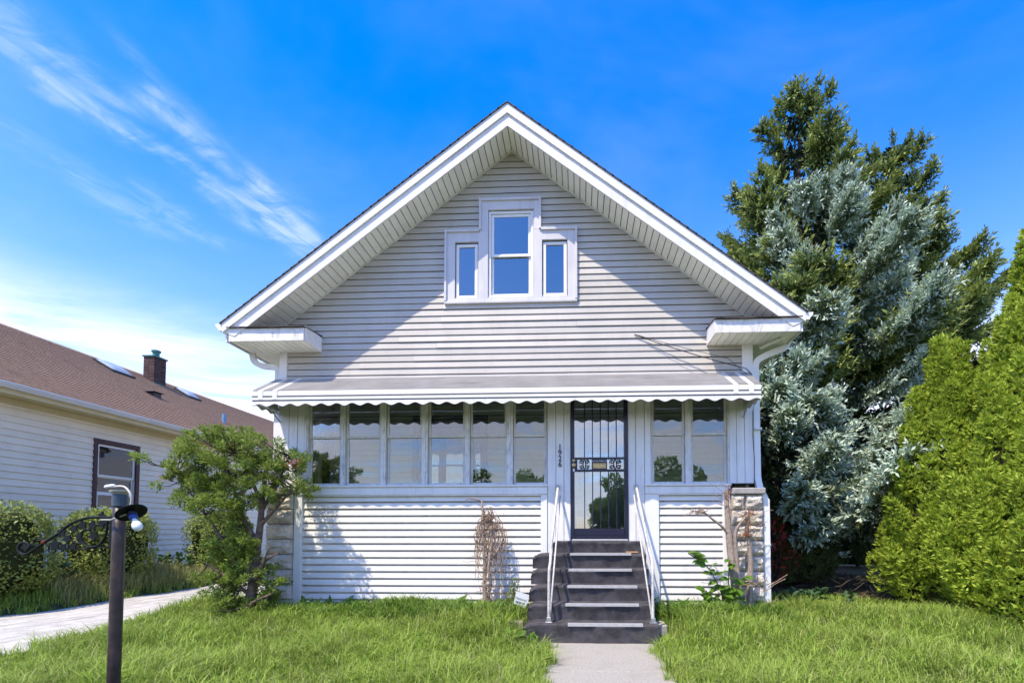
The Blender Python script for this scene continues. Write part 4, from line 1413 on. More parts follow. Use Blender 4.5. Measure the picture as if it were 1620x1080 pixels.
# ------------------------------------------------------------------ conifers and shrubs
def spruce_mesh(H, z0, R, nb_, dens, up_bias, seed, sl_=.112, sw_=.037, shape=.85, asym=None):
    """boughs in whorls; each bough carries a dense fan of twigs on its outer part, dark fill inside stands in for the inner shade"""
    rng = np.random.default_rng(seed)
    parts = []; tips = []; limbs = []; inner = []
    per = 5
    tiers = max(5, nb_ // per)
    i = 0
    form = np.random.default_rng(seed + 500)      # draws for the bough layout only
    for ti in range(tiers):
        ut = (ti + .3) / tiers
        for b in range(per):
            i += 1
            u = min(.985, max(.0, ut + form.normal() * .018))
            h = z0 + (H - z0 - .25) * u
            L = R * (1 - u) ** shape * (.62 + .60 * form.random()) + .25
            if u < .15:
                L *= .80 + 1.3 * u
            az = ti * 2.39996 + b * 2 * math.pi / per + form.normal() * .28
            slope = -.46 + .58 * u ** 1.0 + rng.normal() * .08 + up_bias
            s = np.linspace(0, 1, 9)
            dxy = np.array([math.cos(az), math.sin(az)]); sd = np.array([-math.sin(az), math.cos(az), 0])
            bend = rng.normal() * .12
            pts = np.stack([dxy[0] * L * s + sd[0] * bend * L * s ** 2, dxy[1] * L * s + sd[1] * bend * L * s ** 2, h + L * (slope * s + .26 * s ** 2.6 - .14 * np.sin(np.pi * s))], 1)
            limbs.append((pts, .008 + .009 * L))
            nt = max(7, int(L / .040 * dens))
            st = .40 + .60 * np.sort(rng.random(nt)) ** .85
            def at(t):
                return np.stack([np.interp(t, s, pts[:, k]) for k in range(3)], 1)
            base = at(st)
            fwd = unit(at(np.minimum(st + .06, 1)) - at(st - .06))
            fan = np.sin(np.pi * np.clip((st - .25) / .80, 0, 1)) ** .8
            for side in (-1, 1, 0, 2):
                tl = (.24 * L * fan + .15) * (.55 + .65 * rng.random(nt))
                if side == 0:       # short shoots standing on the bough
                    tl = np.minimum(tl * .6, .24)
                    td = unit(fwd * .80 + np.array([0, 0, .34]) + rng.normal(size=(nt, 3)) * .30)
                elif side == 2:     # hanging branchlets
                    tl = np.minimum(tl * .8, .32)
                    td = unit(fwd * .50 + np.array([0, 0, -.75]) + rng.normal(size=(nt, 3)) * .30)
                else:
                    td = unit(fwd * .80 + side * sd[None] * .72 + np.array([0, 0, -.06]) + rng.normal(size=(nt, 3)) * .16)
                npt = np.maximum(2, (tl / .055).astype(int))
                idx = np.repeat(np.arange(nt), npt)
                tt = np.concatenate([np.linspace(.1, 1, k) for k in npt])
                pp = base[idx] + td[idx] * (tl[idx] * tt)[:, None]
                if side in (-1, 1):
                    pp[:, 2] -= .26 * (tl[idx] * tt) ** 1.2 - .18 * tl[idx] * tt ** 4
                young = tt > .62
                for rep in range(2):
                    d = unit(td[idx] * .9 + rng.normal(size=pp.shape) * .48 + np.array([0, 0, .08]))
                    nn = rng.normal(size=pp.shape) * .45 + np.array([0, 0, .75]) + unit(pp - np.array([0, 0, h - .5])) * .7
                    q = pp + rng.normal(size=pp.shape) * .014
                    lw = (sl_ * (.7 + .6 * rng.random(len(pp))), sw_ * (.8 + .5 * rng.random(len(pp))))
                    for sel, dst in ((young, tips), (~young, parts)):
                        if sel.any():
                            dst.append(rhombs(q[sel], d[sel], nn[sel], lw[0][sel], lw[1][sel], .2))
            m = 26
            q = at(.08 + .42 * rng.random(m)) + rng.normal(size=(m, 3)) * np.array([.10, .10, .12]) * min(1, L)
            inner.append(rhombs(q, rng.normal(size=(m, 3)) + np.array([0, 0, -.4]), rng.normal(size=(m, 3)), .22, .09))  # dark pieces added near the trunk to darken the inside of the crown
    zt = np.linspace(H - .9, H, 90)
    pp = np.stack([rng.normal(size=90) * .03, rng.normal(size=90) * .03, zt], 1)
    parts.append(rhombs(pp, rng.normal(size=(90, 3)) * .8 + np.array([0, 0, .8]), rng.normal(size=(90, 3)), .16, .05))
    return join(parts), join(tips), limbs, join(inner)


def conifer(name, label, x, y, mats, H, z0, R, nb_, dens, up_bias, seed, rt, group=None, **kw):
    zg = float(ground_z(x, y))
    t = thing(name, label, 'tree', (x, y, zg), group)
    (V, F), (TV, TF), limbs, (IV, IF) = spruce_mesh(H, z0, R, nb_, dens, up_bias, seed, **kw)
    off = np.array([x, y, zg])
    fast_mesh('crown', V + off, F, mats[2], t)
    fast_mesh('new_growth', TV + off, TF, mats[0], t)
    fast_mesh('inner_dark_fill', IV + off, IF, 'inner_shade', t)
    mb = MB()
    n = 14
    mb.tube([(x + .05 * math.sin(k), y + .04 * math.cos(k * 1.7), zg - .1 + (H * .99) * k / n) for k in range(n + 1)], [rt * (1 - k / n) ** .8 + .012 for k in range(n + 1)], 10)
    tr = mb.build('trunk', mats[1], t, smooth=True)
    mb = MB()
    for (pts, r) in limbs:
        mb.tube([tuple(p + off) for p in pts], [r * (1 - .85 * k / 8) for k in range(9)], 5, caps=False)
    mb.build('limbs', mats[1], t)
    return t


conifer('blue_spruce', 'tall blue grey spruce with broad sweeping boughs beside the bungalow', 6.15, 4.95, ('needle_blue', 'bark_dark', 'needle_old'), 10.3, 1.9, 3.65, 80, .95, .0, 3, .17, 'spruces', shape=.62)
conifer('green_spruce', 'tallest dark green spruce rising behind the blue spruce', 6.75, 7.2, ('needle_young', 'bark_dark', 'needle_green'), 15.0, 3.0, 5.0, 100, .60, .04, 5, .20, 'spruces', sl_=.14, sw_=.047, shape=.86)
conifer('green_spruce', 'dark green spruce with upswept tip right of the tallest spruce', 9.75, 7.6, ('needle_young', 'bark_dark', 'needle_green'), 13.6, 4.0, 3.4, 60, .60, .10, 8, .16, 'spruces', sl_=.14, sw_=.047, shape=.8)
conifer('blue_spruce', 'slim blue grey spruce between the bungalow wall and the broad spruce', 4.35, 3.3, ('needle_blue', 'bark_dark', 'needle_old'), 5.6, 1.5, 1.7, 40, 1.0, -.05, 21, .10, 'spruces', shape=.6)


def lumps(d, seed, amp, freq):
    """smooth bumps on a direction or position array"""
    r = np.random.default_rng(seed)
    out = np.zeros(len(d))
    for k in range(7):
        w = r.normal(size=3) * freq * (1 + .4 * k)
        out += np.sin(d @ w + r.random() * 6.28) / (1 + .45 * k)
    return amp * out / 2.2


def thuja_mesh(H, R, n, seed):
    """upright plumes of flat sprays crowded round a dark core"""
    rng = np.random.default_rng(seed)
    def radius(u):
        return (1 - u ** 1.25) ** 1.0 * (.86 + .14 * np.minimum(1, u / .12)) + .015
    npl = int(38 * H)
    parts = []
    for k in range(npl):
        u = ((k + rng.random()) / npl) ** 1.35 * .97
        az = k * 2.39996 + rng.normal() * .3
        r = R * radius(u) * (.80 + .28 * rng.random())
        ln = (.45 + .35 * rng.random()) * (1.15 - .35 * u)
        rad = (.125 + .08 * rng.random()) * (1.15 - .65 * u) * R
        axis = unit(np.array([math.cos(az) * .30, math.sin(az) * .30, 1.0]) + rng.normal(size=3) * .10)
        base = np.array([math.cos(az) * (r - rad * .9), math.sin(az) * (r - rad * .9), .06 + u * (H - .42)])
        m = n // npl
        t = rng.random(m) ** .9
        a = rng.random(m) * 2 * np.pi
        e1 = unit(np.cross(axis, np.array([.3, .1, 0]) + 1e-3)); e2 = np.cross(axis, e1)
        rr = rad * np.sin(np.pi * np.minimum(.97, .14 + .86 * t)) ** .75 * (.72 + .36 * rng.random(m))
        ring = np.cos(a)[:, None] * e1 + np.sin(a)[:, None] * e2
        P = base + axis * (t * ln)[:, None] + ring * rr[:, None]
        out = np.array([math.cos(az), math.sin(az), 0])
        for f in (-.6, 0, .6):
            side = np.cross(ring, axis)
            D = unit(ring * .45 + axis * .75 + side * f + rng.normal(size=(m, 3)) * .30)
            N = unit(ring * .8 + out * .5 + np.array([0, 0, .30]) + rng.normal(size=(m, 3)) * .40)
            parts.append(rhombs(P, D, N, .078 * (.6 + .8 * rng.random(m)), .030, .1))
    nt = 160
    pt = np.stack([rng.normal(size=nt) * .05, rng.normal(size=nt) * .05, H - .55 + .58 * rng.random(nt)], 1)
    parts.append(rhombs(pt, rng.normal(size=(nt, 3)) * .35 + np.array([0, 0, 1]), rng.normal(size=(nt, 3)), .11, .03))
    m1, m2 = 40, 30
    uu, aa = np.meshgrid(np.linspace(0, .96, m2), np.linspace(0, 2 * np.pi, m1, endpoint=False))
    uu, aa = uu.ravel(), aa.ravel()
    rc = R * radius(uu) * .72 * (1 + .05 * np.sin(5 * aa + 9 * uu))
    C = np.stack([rc * np.cos(aa), rc * np.sin(aa), .10 + uu * (H - .3)], 1)
    i = np.arange(m1 * m2).reshape(m1, m2); j = np.roll(i, -1, 0)
    CF = np.stack([i[:, :-1], j[:, :-1], j[:, 1:], i[:, 1:]], -1).reshape(-1, 4)
    return join(parts), (C, CF)


def arborvitae(label, x, y, H, R, n, seed, group='arborvitae by the lawn edge'):
    zg = float(ground_z(x, y))
    t = thing('arborvitae', label, 'shrub', (x, y, zg), group)
    (V, F), (C, CF) = thuja_mesh(H, R, n, seed)
    off = np.array([x, y, zg])
    fast_mesh('foliage', V + off, F, 'thuja', t)
    fast_mesh('inner_dark_fill', C + off, CF, 'thuja_core', t, smooth=True)  # opaque core, the dark between the plumes is in its colour
    MB().tube([(x, y, zg - .1), (x + .02, y, zg + .4), (x, y, zg + 1.0)], [.09, .07, .05], 8).build('trunk', 'bark', t)
    return t


tA = arborvitae('bright green arborvitae nearest the spruces, with a single narrow tip', 6.28, .80, 4.50, 1.16, 32000, 31)
tB = arborvitae('broad bright green arborvitae in the middle of the right hand clump', 6.66, -.25, 4.50, 1.36, 36000, 32)
tC = arborvitae('tallest arborvitae at the right edge, its tip against the sky', 7.75, .7, 6.35, 1.45, 40000, 33)
tD = arborvitae('low bright green arborvitae reaching furthest onto the lawn at the right edge', 6.30, -1.10, 2.6, 1.08, 22000, 34)
for (x, y, r, s, lab) in ((3.9, 7.9, .4, .75, 'dark backdrop evergreen added behind the bungalow downspout, under the spruces'), (5.6, 8.6, 1.7, .8, 'dark backdrop evergreen added behind the broad spruce trunk'), (7.4, 8.0, 2.9, .72, 'dark backdrop evergreen added in the gap between spruce and arborvitae'), (9.4, 9.2, 4.0, .85, 'dark backdrop evergreen added at the back right behind the arborvitae')):
    c = copy_tree(tB, (x, y, .05), r, (s * 1.25, s * 1.1, s))  # arborvitae copies added as a dark backdrop under the spruces
    c['label'] = lab; c['group'] = 'dark backdrop evergreens added behind the spruces'
    for ch_ in c.children:       # darker foliage colour stands in for the deep shade here
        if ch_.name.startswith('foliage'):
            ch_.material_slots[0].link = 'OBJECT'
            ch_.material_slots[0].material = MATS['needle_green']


def clump_leaves(rng, centers, radii, n_each, L, W, up=.35, shell=.55):
    parts = []
    for c, r, n in zip(centers, radii, n_each):
        d = unit(rng.normal(size=(n, 3)))
        rad = (shell + (1 - shell) * rng.random(n) ** .5)
        P = np.asarray(c) + d * rad[:, None] * np.asarray(r)
        D = unit(d * .7 + rng.normal(size=(n, 3)) * .6 + np.array([0, 0, up]))
        N = unit(rng.normal(size=(n, 3)) * .55 + d * .7 + np.array([-.15, -.25, .8]))
        parts.append(rhombs(P, D, N, L * (.6 + .8 * rng.random(n)), W * (.7 + .6 * rng.random(n)), .15))
    return join(parts)


# --- yew by the left pier: crooked trunk and uneven tufts
yew = thing('yew_tree', 'scraggly green yew with crooked trunk beside the left stone pier', 'tree', (-4.75, -.85, .2))
rng = np.random.default_rng(77)
trunk = smooth_path([(-4.78, -.85, .1), (-4.72, -.84, .55), (-4.69, -.83, 1.0), (-4.64, -.82, 1.45), (-4.62, -.80, 1.9), (-4.58, -.8, 2.35)], 4)
mb = MB(); mb.tube(trunk, [.075 * (1 - .75 * k / (len(trunk) - 1)) + .006 for k in range(len(trunk))], 9)
mb.build('trunk', 'bark', yew, smooth=True)
skel = [trunk]
limb_defs = [[(-4.76, -.85, .75), (-4.98, -.9, 1.05), (-5.2, -.95, 1.45), (-5.5, -1.0, 1.9), (-5.85, -1.0, 2.35)],
             [(-4.68, -.83, 1.3), (-4.95, -.75, 1.65), (-5.15, -.7, 2.1), (-5.35, -.65, 2.65)],
             [(-4.64, -.82, 1.5), (-4.4, -.85, 1.75), (-4.22, -.85, 1.95), (-4.05, -.85, 2.05)],
             [(-4.62, -.8, 1.8), (-4.75, -.9, 2.2), (-4.95, -.95, 2.55)],
             [(-4.62, -.8, 1.75), (-4.45, -.7, 2.15), (-4.30, -.7, 2.55)],
             [(-4.74, -.84, .5), (-5.0, -.95, .75), (-5.3, -1.05, 1.0)],
             [(-4.72, -.84, .65), (-4.55, -.95, .85), (-4.37, -1.0, 1.22)],
             [(-4.72, -.84, .75), (-4.5, -.9, 1.0), (-4.28, -.92, 1.12)],
             [(-4.76, -.84, .3), (-4.6, -1.0, .42), (-4.3, -1.05, .55)]]
mb = MB()
for L_ in limb_defs:
    p = smooth_path(L_, 4)
    mb.tube(p, [.032 * (1 - .8 * k / (len(p) - 1)) + .004 for k in range(len(p))], 6)
    skel.append(p)
mb.build('limbs', 'bark', yew, smooth=True)
cl = [(-5.95, 2.45, .22), (-5.72, 2.60, .24), (-5.55, 2.35, .27), (-5.35, 2.72, .22), (-5.22, 2.45, .27), (-5.02, 2.70, .22), (-4.85, 2.45, .25), (-4.62, 2.72, .15), (-4.55, 2.48, .22), (-4.32, 2.58, .20), (-4.15, 2.35, .18),
      (-4.42, 2.25, .20), (-4.70, 2.18, .22), (-5.00, 2.15, .25), (-5.30, 2.10, .25), (-5.62, 2.08, .26), (-5.85, 2.18, .20), (-5.45, 1.82, .25), (-5.15, 1.78, .22), (-5.62, 1.85, .20), (-4.90, 1.90, .20), (-4.22, 2.02, .13),
      (-4.05, 2.08, .14), (-5.02, 1.60, .16), (-4.55, 1.95, .13), (-4.85, 1.12, .20), (-4.72, 1.22, .14), (-5.05, 1.18, .17), (-5.28, 1.02, .15), (-5.10, .82, .16), (-5.32, .88, .13), (-4.92, .55, .17), (-5.10, .45, .15), (-4.62, .42, .14), (-4.36, .50, .11), (-4.95, .30, .15),
      (-4.98, .95, .15), (-4.55, .85, .16), (-4.45, .70, .14), (-5.20, .62, .16), (-4.80, .70, .18), (-5.05, .28, .16), (-4.70, .28, .16), (-5.35, 1.25, .14), (-4.95, 1.35, .15), (-5.25, 2.80, .12), (-5.02, 2.85, .10), (-5.42, 2.82, .10), (-5.98, 2.28, .13)]
tips = []
twg = MB()
sk = np.array([tuple(p) for L_ in skel for p in L_])
cs, rs, ns_ = [], [], []
for (x, zz, r) in cl:
    for rep in range(9):
        yv = -.85 + rng.normal() * (.26 if zz > 1.4 else .16)
        c = np.array([-4.78 + (x + 4.78) * .93 + rng.normal() * r * .60, yv, zz + rng.normal() * r * .52])
        k = np.argmin(np.linalg.norm(sk - c, axis=1))
        a = sk[k]; mid = (a + c) / 2 + np.array([0, 0, -.04])
        twg.tube([tuple(a), tuple(mid), tuple(c)], [.010, .007, .003], 4, caps=False)
        cs.append(c); f_ = rng.uniform(.26, .50); rs.append((r * f_, r * f_, r * f_ * .75)); ns_.append(int(13000 * r * r * f_ * f_) + 30)
stuff(twg.build('twigs', 'bark_dark', yew))
V, F = clump_leaves(rng, cs, rs, ns_, .052, .017, .45, .1)
fast_mesh('crown', V, F, 'yew', yew)
V, F = clump_leaves(rng, [(-4.12, -.85, 2.40), (-5.9, -1.0, 2.2), (-5.0, -.95, 2.62), (-4.3, -.9, 2.42)], [(.10, .06, .06)] * 4, [70, 50, 30, 30], .04, .02)
stuff(fast_mesh('dead_sprigs', V, F, 'dead_leaf', yew))


# --- clipped hedges by the neighbour's wall
def hedge(label, x, y, sx, sy, h, seed, n=9000):
    rng = np.random.default_rng(seed)
    zg = float(ground_z(x, y))
    t = thing('hedge_shrub', label, 'shrub', (x, y, zg), 'clipped shrubs along the neighbour wall')
    d = unit(rng.normal(size=(n, 3)))
    e = np.sign(d) * np.abs(d) ** .65
    k = 1 + lumps(d * 1.0, seed, .10, 3.0) + lumps(d, seed + 3, .05, 8.0)
    P = np.array([x, y, zg + h * .52]) + e * (k * (.85 + .2 * rng.random(n)))[:, None] * np.array([sx / 2, sy / 2, h * .5])
    P = P[P[:, 2] > zg + .05]; n = len(P)
    D = unit(unit(P - np.array([x, y, zg + h * .4])) * .6 + rng.normal(size=(n, 3)) * .7 + np.array([0, 0, .3]))
    V, F = rhombs(P, D, rng.normal(size=(n, 3)) * .5 + unit(P - np.array([x, y, zg + h * .4])) + np.array([0, -.2, .6]), .06 * (.6 + .7 * rng.random(n)), .034, .15)
    fast_mesh('foliage', V, F, 'hedge', t)
    m = 26
    uu, vv = np.meshgrid(np.linspace(0, np.pi, m), np.linspace(0, 2 * np.pi, m, endpoint=False))
    dd = np.stack([np.sin(uu) * np.cos(vv), np.sin(uu) * np.sin(vv), np.cos(uu)], -1).reshape(-1, 3)
    ee = np.sign(dd) * np.abs(dd) ** .65
    C = np.array([x, y, zg + h * .52]) + ee * (.80 * (1 + lumps(dd, seed, .10, 3.0)))[:, None] * np.array([sx / 2, sy / 2, h * .5])
    i = np.arange(m * m).reshape(m, m); j = np.roll(i, -1, 0)
    CF = np.stack([i[:, :-1], j[:, :-1], j[:, 1:], i[:, 1:]], -1).reshape(-1, 4)
    fast_mesh('inner_dark_fill', C, CF, 'hedge_core', t, smooth=True)  # opaque core, the dark between the leaves is in its colour
    mb = MB()
    for k in range(5):
        mb.tube([(x + rng.normal() * .08, y + rng.normal() * .08, zg - .05), (x + rng.normal() * .15, y + rng.normal() * .15, zg + h * .5)], .018, 5)
    mb.build('stems', 'bark_dark', t)
    return t


hedge('large clipped shrub at the left edge beneath the neighbour wall', -9.95, .15, 1.0, 1.9, 1.55, 51)
hedge('clipped shrub under the burgundy window behind the lamp post', -9.95, 2.35, 1.0, 1.75, 1.52, 52)
hedge('clipped shrub behind the yew trunk by the neighbour wall', -9.95, 5.7, 1.0, 1.8, 1.62, 53)

# --- dead vine stump on the left panel, and the dead stump before the right pier
def wander(rng, a, b, n, w):
    a = np.array(a, float); b = np.array(b, float)
    P = [a + (b - a) * k / n + rng.normal(size=3) * w * math.sin(math.pi * k / n) ** .5 for k in range(n + 1)]
    return [tuple(p) for p in P]


def dead_vine():
    rng = np.random.default_rng(91)
    t = thing('dead_vine', 'dried brown vine hanging on a bare stump against the white siding', 'vine', (-1.40, -.25, .2))
    mb = MB()
    s1 = wander(rng, (-1.42, -.25, .12), (-1.50, -.22, 1.90), 12, .018)
    s2 = wander(rng, (-1.37, -.24, .12), (-1.34, -.24, 1.55), 10, .018)
    s3 = wander(rng, (-1.45, -.22, .12), (-1.46, -.2, .95), 8, .02)
    mb.tube(s1, [.035 - .018 * k / 12 for k in range(13)], 7); mb.tube(s2, [.032 - .018 * k / 10 for k in range(11)], 7); mb.tube(s3, [.026 - .015 * k / 8 for k in range(9)], 6)
    mb.tube([(-1.50, -.22, 1.88), (-1.60, -.25, 1.92), (-1.70, -.27, 1.93), (-1.74, -.28, 1.90)], [.014, .012, .010, .007], 6)
    mb.tube([(-1.35, -.24, .95), (-1.26, -.24, 1.10), (-1.16, -.23, 1.32)], [.015, .012, .007], 6)
    mb.build('stem', 'dead_wood', t, smooth=True)
    mb = MB()
    for k in range(75):
        x0 = rng.uniform(-1.60, -1.10); top = 1.80 - 1.1 * abs(x0 + 1.36) ** 1.2 - rng.random() * .25
        st = (rng.choice([-1.47, -1.35]), -.24 + rng.normal() * .02, top - .15 + rng.random() * .2)
        ln = rng.uniform(.2, .85)
        p = [st, ((st[0] + x0) / 2, -.24 + rng.normal() * .03, top + .03), (x0, -.22 + rng.normal() * .04, top - .05)]
        zc = top - .05
        while zc > max(.3, top - ln):
            zc -= .07
            p.append((x0 + rng.normal() * .014, -.22 + rng.normal() * .02, zc))
        mb.tube(p, .0035 + .002 * rng.random(), 4, caps=False)
    for k in range(60):
        zc = rng.uniform(.15, 1.2); x0 = -1.40 + rng.normal() * .05
        mb.tube(wander(rng, (x0, -.27, zc), (x0 + rng.normal() * .12, -.29 + rng.normal() * .05, zc + rng.uniform(-.2, .25)), 4, .015), .004, 4, caps=False)
    for k in range(26):
        a = (rng.uniform(-1.32, -1.02), -.28 + rng.normal() * .05, .2)
        mb.tube(wander(rng, a, (a[0] + rng.normal() * .1, a[1], rng.uniform(.35, .75)), 4, .03), .004, 4, caps=False)
    mb.build('twigs', 'dead_twig', t)
    n = 260
    P = np.stack([rng.uniform(-1.62, -1.10, n), -.24 + rng.normal(size=n) * .03, rng.uniform(.5, 1.75, n)], 1)
    V, F = rhombs(P, rng.normal(size=(n, 3)) + np.array([0, 0, -.8]), rng.normal(size=(n, 3)), .022, .010)
    fast_mesh('dry_leaves', V, F, 'dead_twig', t)


dead_vine()


def dead_stump():
    rng = np.random.default_rng(95)
    t = thing('dead_shrub', 'bare weathered shrub trunks standing before the right stone pier', 'shrub', (2.38, -.33, .2))
    mb = MB()
    s1 = smooth_path([(2.35, -.33, .10), (2.33, -.34, .6), (2.27, -.33, 1.1), (2.235, -.33, 1.55), (2.215, -.32, 2.02)], 4)
    mb.tube(s1, [.085 - .055 * k / (len(s1) - 1) for k in range(len(s1))], 9)
    s2 = smooth_path([(2.55, -.32, .10), (2.54, -.33, .55), (2.56, -.33, .95), (2.53, -.33, 1.32), (2.50, -.33, 1.72)], 4)
    mb.tube(s2, [.060 - .042 * k / (len(s2) - 1) for k in range(len(s2))], 8)
    s3 = smooth_path([(2.40, -.34, .12), (2.38, -.36, .5), (2.345, -.36, 1.0), (2.33, -.36, 1.38), (2.42, -.37, 1.55), (2.52, -.36, 1.66)], 4)
    mb.tube(s3, [.045 - .033 * k / (len(s3) - 1) for k in range(len(s3))], 7)
    s4 = smooth_path([(2.25, -.34, 1.36), (2.12, -.38, 1.50), (1.98, -.42, 1.60), (1.88, -.45, 1.68), (1.76, -.47, 1.70)], 4)
    mb.tube(s4, [.024 - .014 * k / (len(s4) - 1) for k in range(len(s4))], 7)
    mb.tube([(2.22, -.32, 1.98), (2.27, -.34, 2.06)], .02, 6)
    for k in range(14):   # loose strips of bark at the foot
        a = 2 * math.pi * k / 14
        mb.tube(wander(rng, (2.36 + .10 * math.cos(a), -.33 + .08 * math.sin(a), .12), (2.34 + .06 * math.cos(a), -.33 + .06 * math.sin(a), rng.uniform(.4, .9)), 4, .01), .008, 4)
    mb.build('trunks', 'dead_wood', t, smooth=True)
    mb = MB()
    for k in range(55):
        a = np.array((2.50, -.35, 1.66)) if k % 3 else np.array((2.24, -.36, 1.6 + rng.random() * .4))
        if k % 3 == 1:
            a = np.array((2.53, -.35, rng.uniform(1.15, 1.6)))
        mb.tube(wander(rng, a, a + rng.normal(size=3) * np.array([.16, .06, .16]), 4, .02), .0035, 4, caps=False)
    for k in range(26):
        a = np.array((1.78 + rng.normal() * .05, -.47, 1.70))
        mb.tube(wander(rng, a, a + rng.normal(size=3) * np.array([.09, .06, .04]), 4, .03), .004, 4, caps=False)
    for k in range(16):
        a = np.array((rng.uniform(2.2, 2.75), -.36, rng.uniform(.25, .7)))
        mb.tube(wander(rng, a, a + np.array((rng.normal() * .2, -.05, rng.uniform(.05, .25))), 4, .02), .005, 4, caps=False)
    mb.build('twigs', 'dead_twig', t)
    V, F = clump_leaves(rng, [(2.53, -.37, 1.38), (2.53, -.37, 1.55), (2.22, -.36, 2.0), (2.45, -.38, 1.36), (2.48, -.40, .25), (2.55, -.36, 1.68)], [(.05, .03, .04), (.03, .03, .10), (.03, .03, .10), (.08, .03, .02), (.05, .04, .06), (.06, .03, .03)], [60, 50, 60, 50, 50, 40], .035, .016)
    fast_mesh('dry_leaves', V, F, 'dead_leaf', t)


dead_stump()


# --- leafy sapling between the siding and the dead trunks, broad weeds along the wall
def leaf_blade(P, D, N, L, W):
    """larger leaf of six faces with a pointed tip and a fold down the middle"""
    D = unit(np.asarray(D, float)); S = unit(np.cross(D, N)); U = np.cross(S, D)
    prof = [(0, .10), (.25, .85), (.55, 1.0), (.82, .55), (1.0, .02)]
    Vs = []; Fs = []
    for i in range(len(P)):
        k = len(Vs)
        for (t, w) in prof:
            c = P[i] + D[i] * L[i] * t - U[i] * L[i] * .25 * t * t
            Vs += [c + S[i] * W[i] * .5 * w + U[i] * W[i] * .14 * w, c, c - S[i] * W[i] * .5 * w + U[i] * W[i] * .14 * w]
        for j in range(len(prof) - 1):
            a = k + 3 * j
            Fs += [(a, a + 1, a + 4, a + 3), (a + 1, a + 2, a + 5, a + 4)]
    return np.array(Vs), np.array(Fs)


def sapling():
    rng = np.random.default_rng(101)
    t = thing('sapling', 'young bright green sapling with large leaves growing between siding and dead trunks', 'plant', (2.15, -.38, .2))
    mb = MB()
    stems = [[(2.15, -.38, .15), (2.1, -.42, .5), (1.92, -.46, .86), (1.72, -.48, 1.02), (1.60, -.5, 1.10)], [(2.2, -.38, .15), (2.2, -.42, .6), (2.22, -.42, 1.0)], [(2.1, -.4, .15), (2.0, -.45, .4), (1.85, -.48, .55)], [(2.2, -.4, .15), (2.28, -.44, .5), (2.42, -.46, .75)]]
    Ps, Ds, Ls = [], [], []
    for s in stems:
        p = smooth_path(s, 4)
        mb.tube(p, .008, 5)
        for k in range(3, len(p)):
            for rep in range(2 if k < 9 else 1):
                Ps.append(np.array(p[k])); a = rng.random() * 6.28
                Ds.append(np.array((math.cos(a) * .8, -.5 + math.sin(a) * .4, -.2 + rng.random() * .5))); Ls.append(rng.uniform(.12, .21))
    for k in range(60):
        Ps.append(np.array((rng.uniform(1.82, 2.36), -.42 + rng.normal() * .08, rng.uniform(.2, .6)))); a = rng.random() * 6.28
        Ds.append(np.array((math.cos(a), -.4 + math.sin(a) * .5, .1 + rng.random() * .4))); Ls.append(rng.uniform(.07, .14))
    Ls = np.array(Ls)
    V, F = leaf_blade(np.array(Ps), np.array(Ds), rng.normal(size=(len(Ps), 3)) * .3 + np.array((0, -.5, .8)), Ls, Ls * .55)
    mb.build('stems', 'weed', t)
    fast_mesh('leaves', V, F, 'weed', t)


sapling()


def weed_patch(name, label, spots, m, seed, L0, L1, ratio, group=None):
    """broad leafed weeds: one plant for each spot"""
    rng = np.random.default_rng(seed)
    allP = []
    for i, (x, y, nL, hgt) in enumerate(spots):
        zg = float(ground_z(x, y))
        Ps, Ds, Ls = [], [], []
        for k in range(nL):
            a = rng.random() * 6.28
            up = rng.uniform(.3, 1.6)
            Ps.append((x + rng.normal() * .04, y + rng.normal() * .03, zg + rng.random() * hgt))
            Ds.append((math.cos(a), math.sin(a), up)); Ls.append(rng.uniform(L0, L1))
        Ls = np.array(Ls)
        VF = leaf_blade(np.array(Ps), np.array(Ds), rng.normal(size=(nL, 3)) * .3 + np.array((0, -.4, .9)), Ls, Ls * ratio)
        if group:
            allP.append(VF)
        else:
            tag(fast_mesh(name, VF[0], VF[1], m), label[i], 'weed')
    if group:
        stuff(fast_mesh(name, *join(allP), m), label, 'weeds')


rng = np.random.default_rng(5)
spots = [(x, -.22 + rng.normal() * .10, int(rng.integers(12, 22)), .10) for x in np.arange(-4.3, -.85, .13)]
weed_patch('wall_weeds', 'low broad leafed weeds along the foot of the white siding left of the steps', spots, 'weed', 6, .11, .24, .28, 'weeds along the siding')
spots = [(x, -.35 + rng.normal() * .12, int(rng.integers(10, 18)), .12) for x in np.arange(1.12, 1.9, .15)]
weed_patch('panel_weeds', 'low broad leafed weeds at the foot of the narrow siding panel right of the steps', spots, 'weed', 7, .08, .16, .30, 'weeds right of the steps')
spots = [(x, rng.uniform(.2, 1.2), int(rng.integers(14, 24)), .22) for x in np.arange(2.95, 4.4, .17)]
weed_patch('shade_weeds', 'dark leafy weeds in the shade behind the downspout foot', spots, 'weed_dark', 8, .09, .16, .45, 'weeds behind the downspout')
spots = [(x, y, int(rng.integers(16, 30)), .5) for (x, y) in [(-10.0, 3.9), (-9.9, 4.2), (-10.1, 4.5), (-9.8, 4.4), (-9.8, 1.3), (-10.0, 1.2), (-9.7, 7.0), (-9.6, 6.7), (-10.2, 4.0), (-10.3, 4.4)]]
weed_patch('verge_weeds', 'dark green weeds between the clipped shrubs under the neighbour wall', spots, 'weed_dark', 9, .12, .24, .40, 'weeds by the neighbour wall')
spots = [(-.62, -1.62, 9, .04), (-.78, -1.75, 12, .05), (-.55, -2.05, 8, .03)]
weed_patch('broadleaf_weed', ['broad leafed weed touching the left corner of the bottom step', 'larger broad leafed weed further left of the bottom step', 'broad leafed weed beside the walk, below the bottom step'], spots, 'weed', 10, .12, .22, .38)
sh = thing('weed_shrub', 'small scrubby green weed growing behind the yard sign', 'weed', (-1.0, -.36, .2))
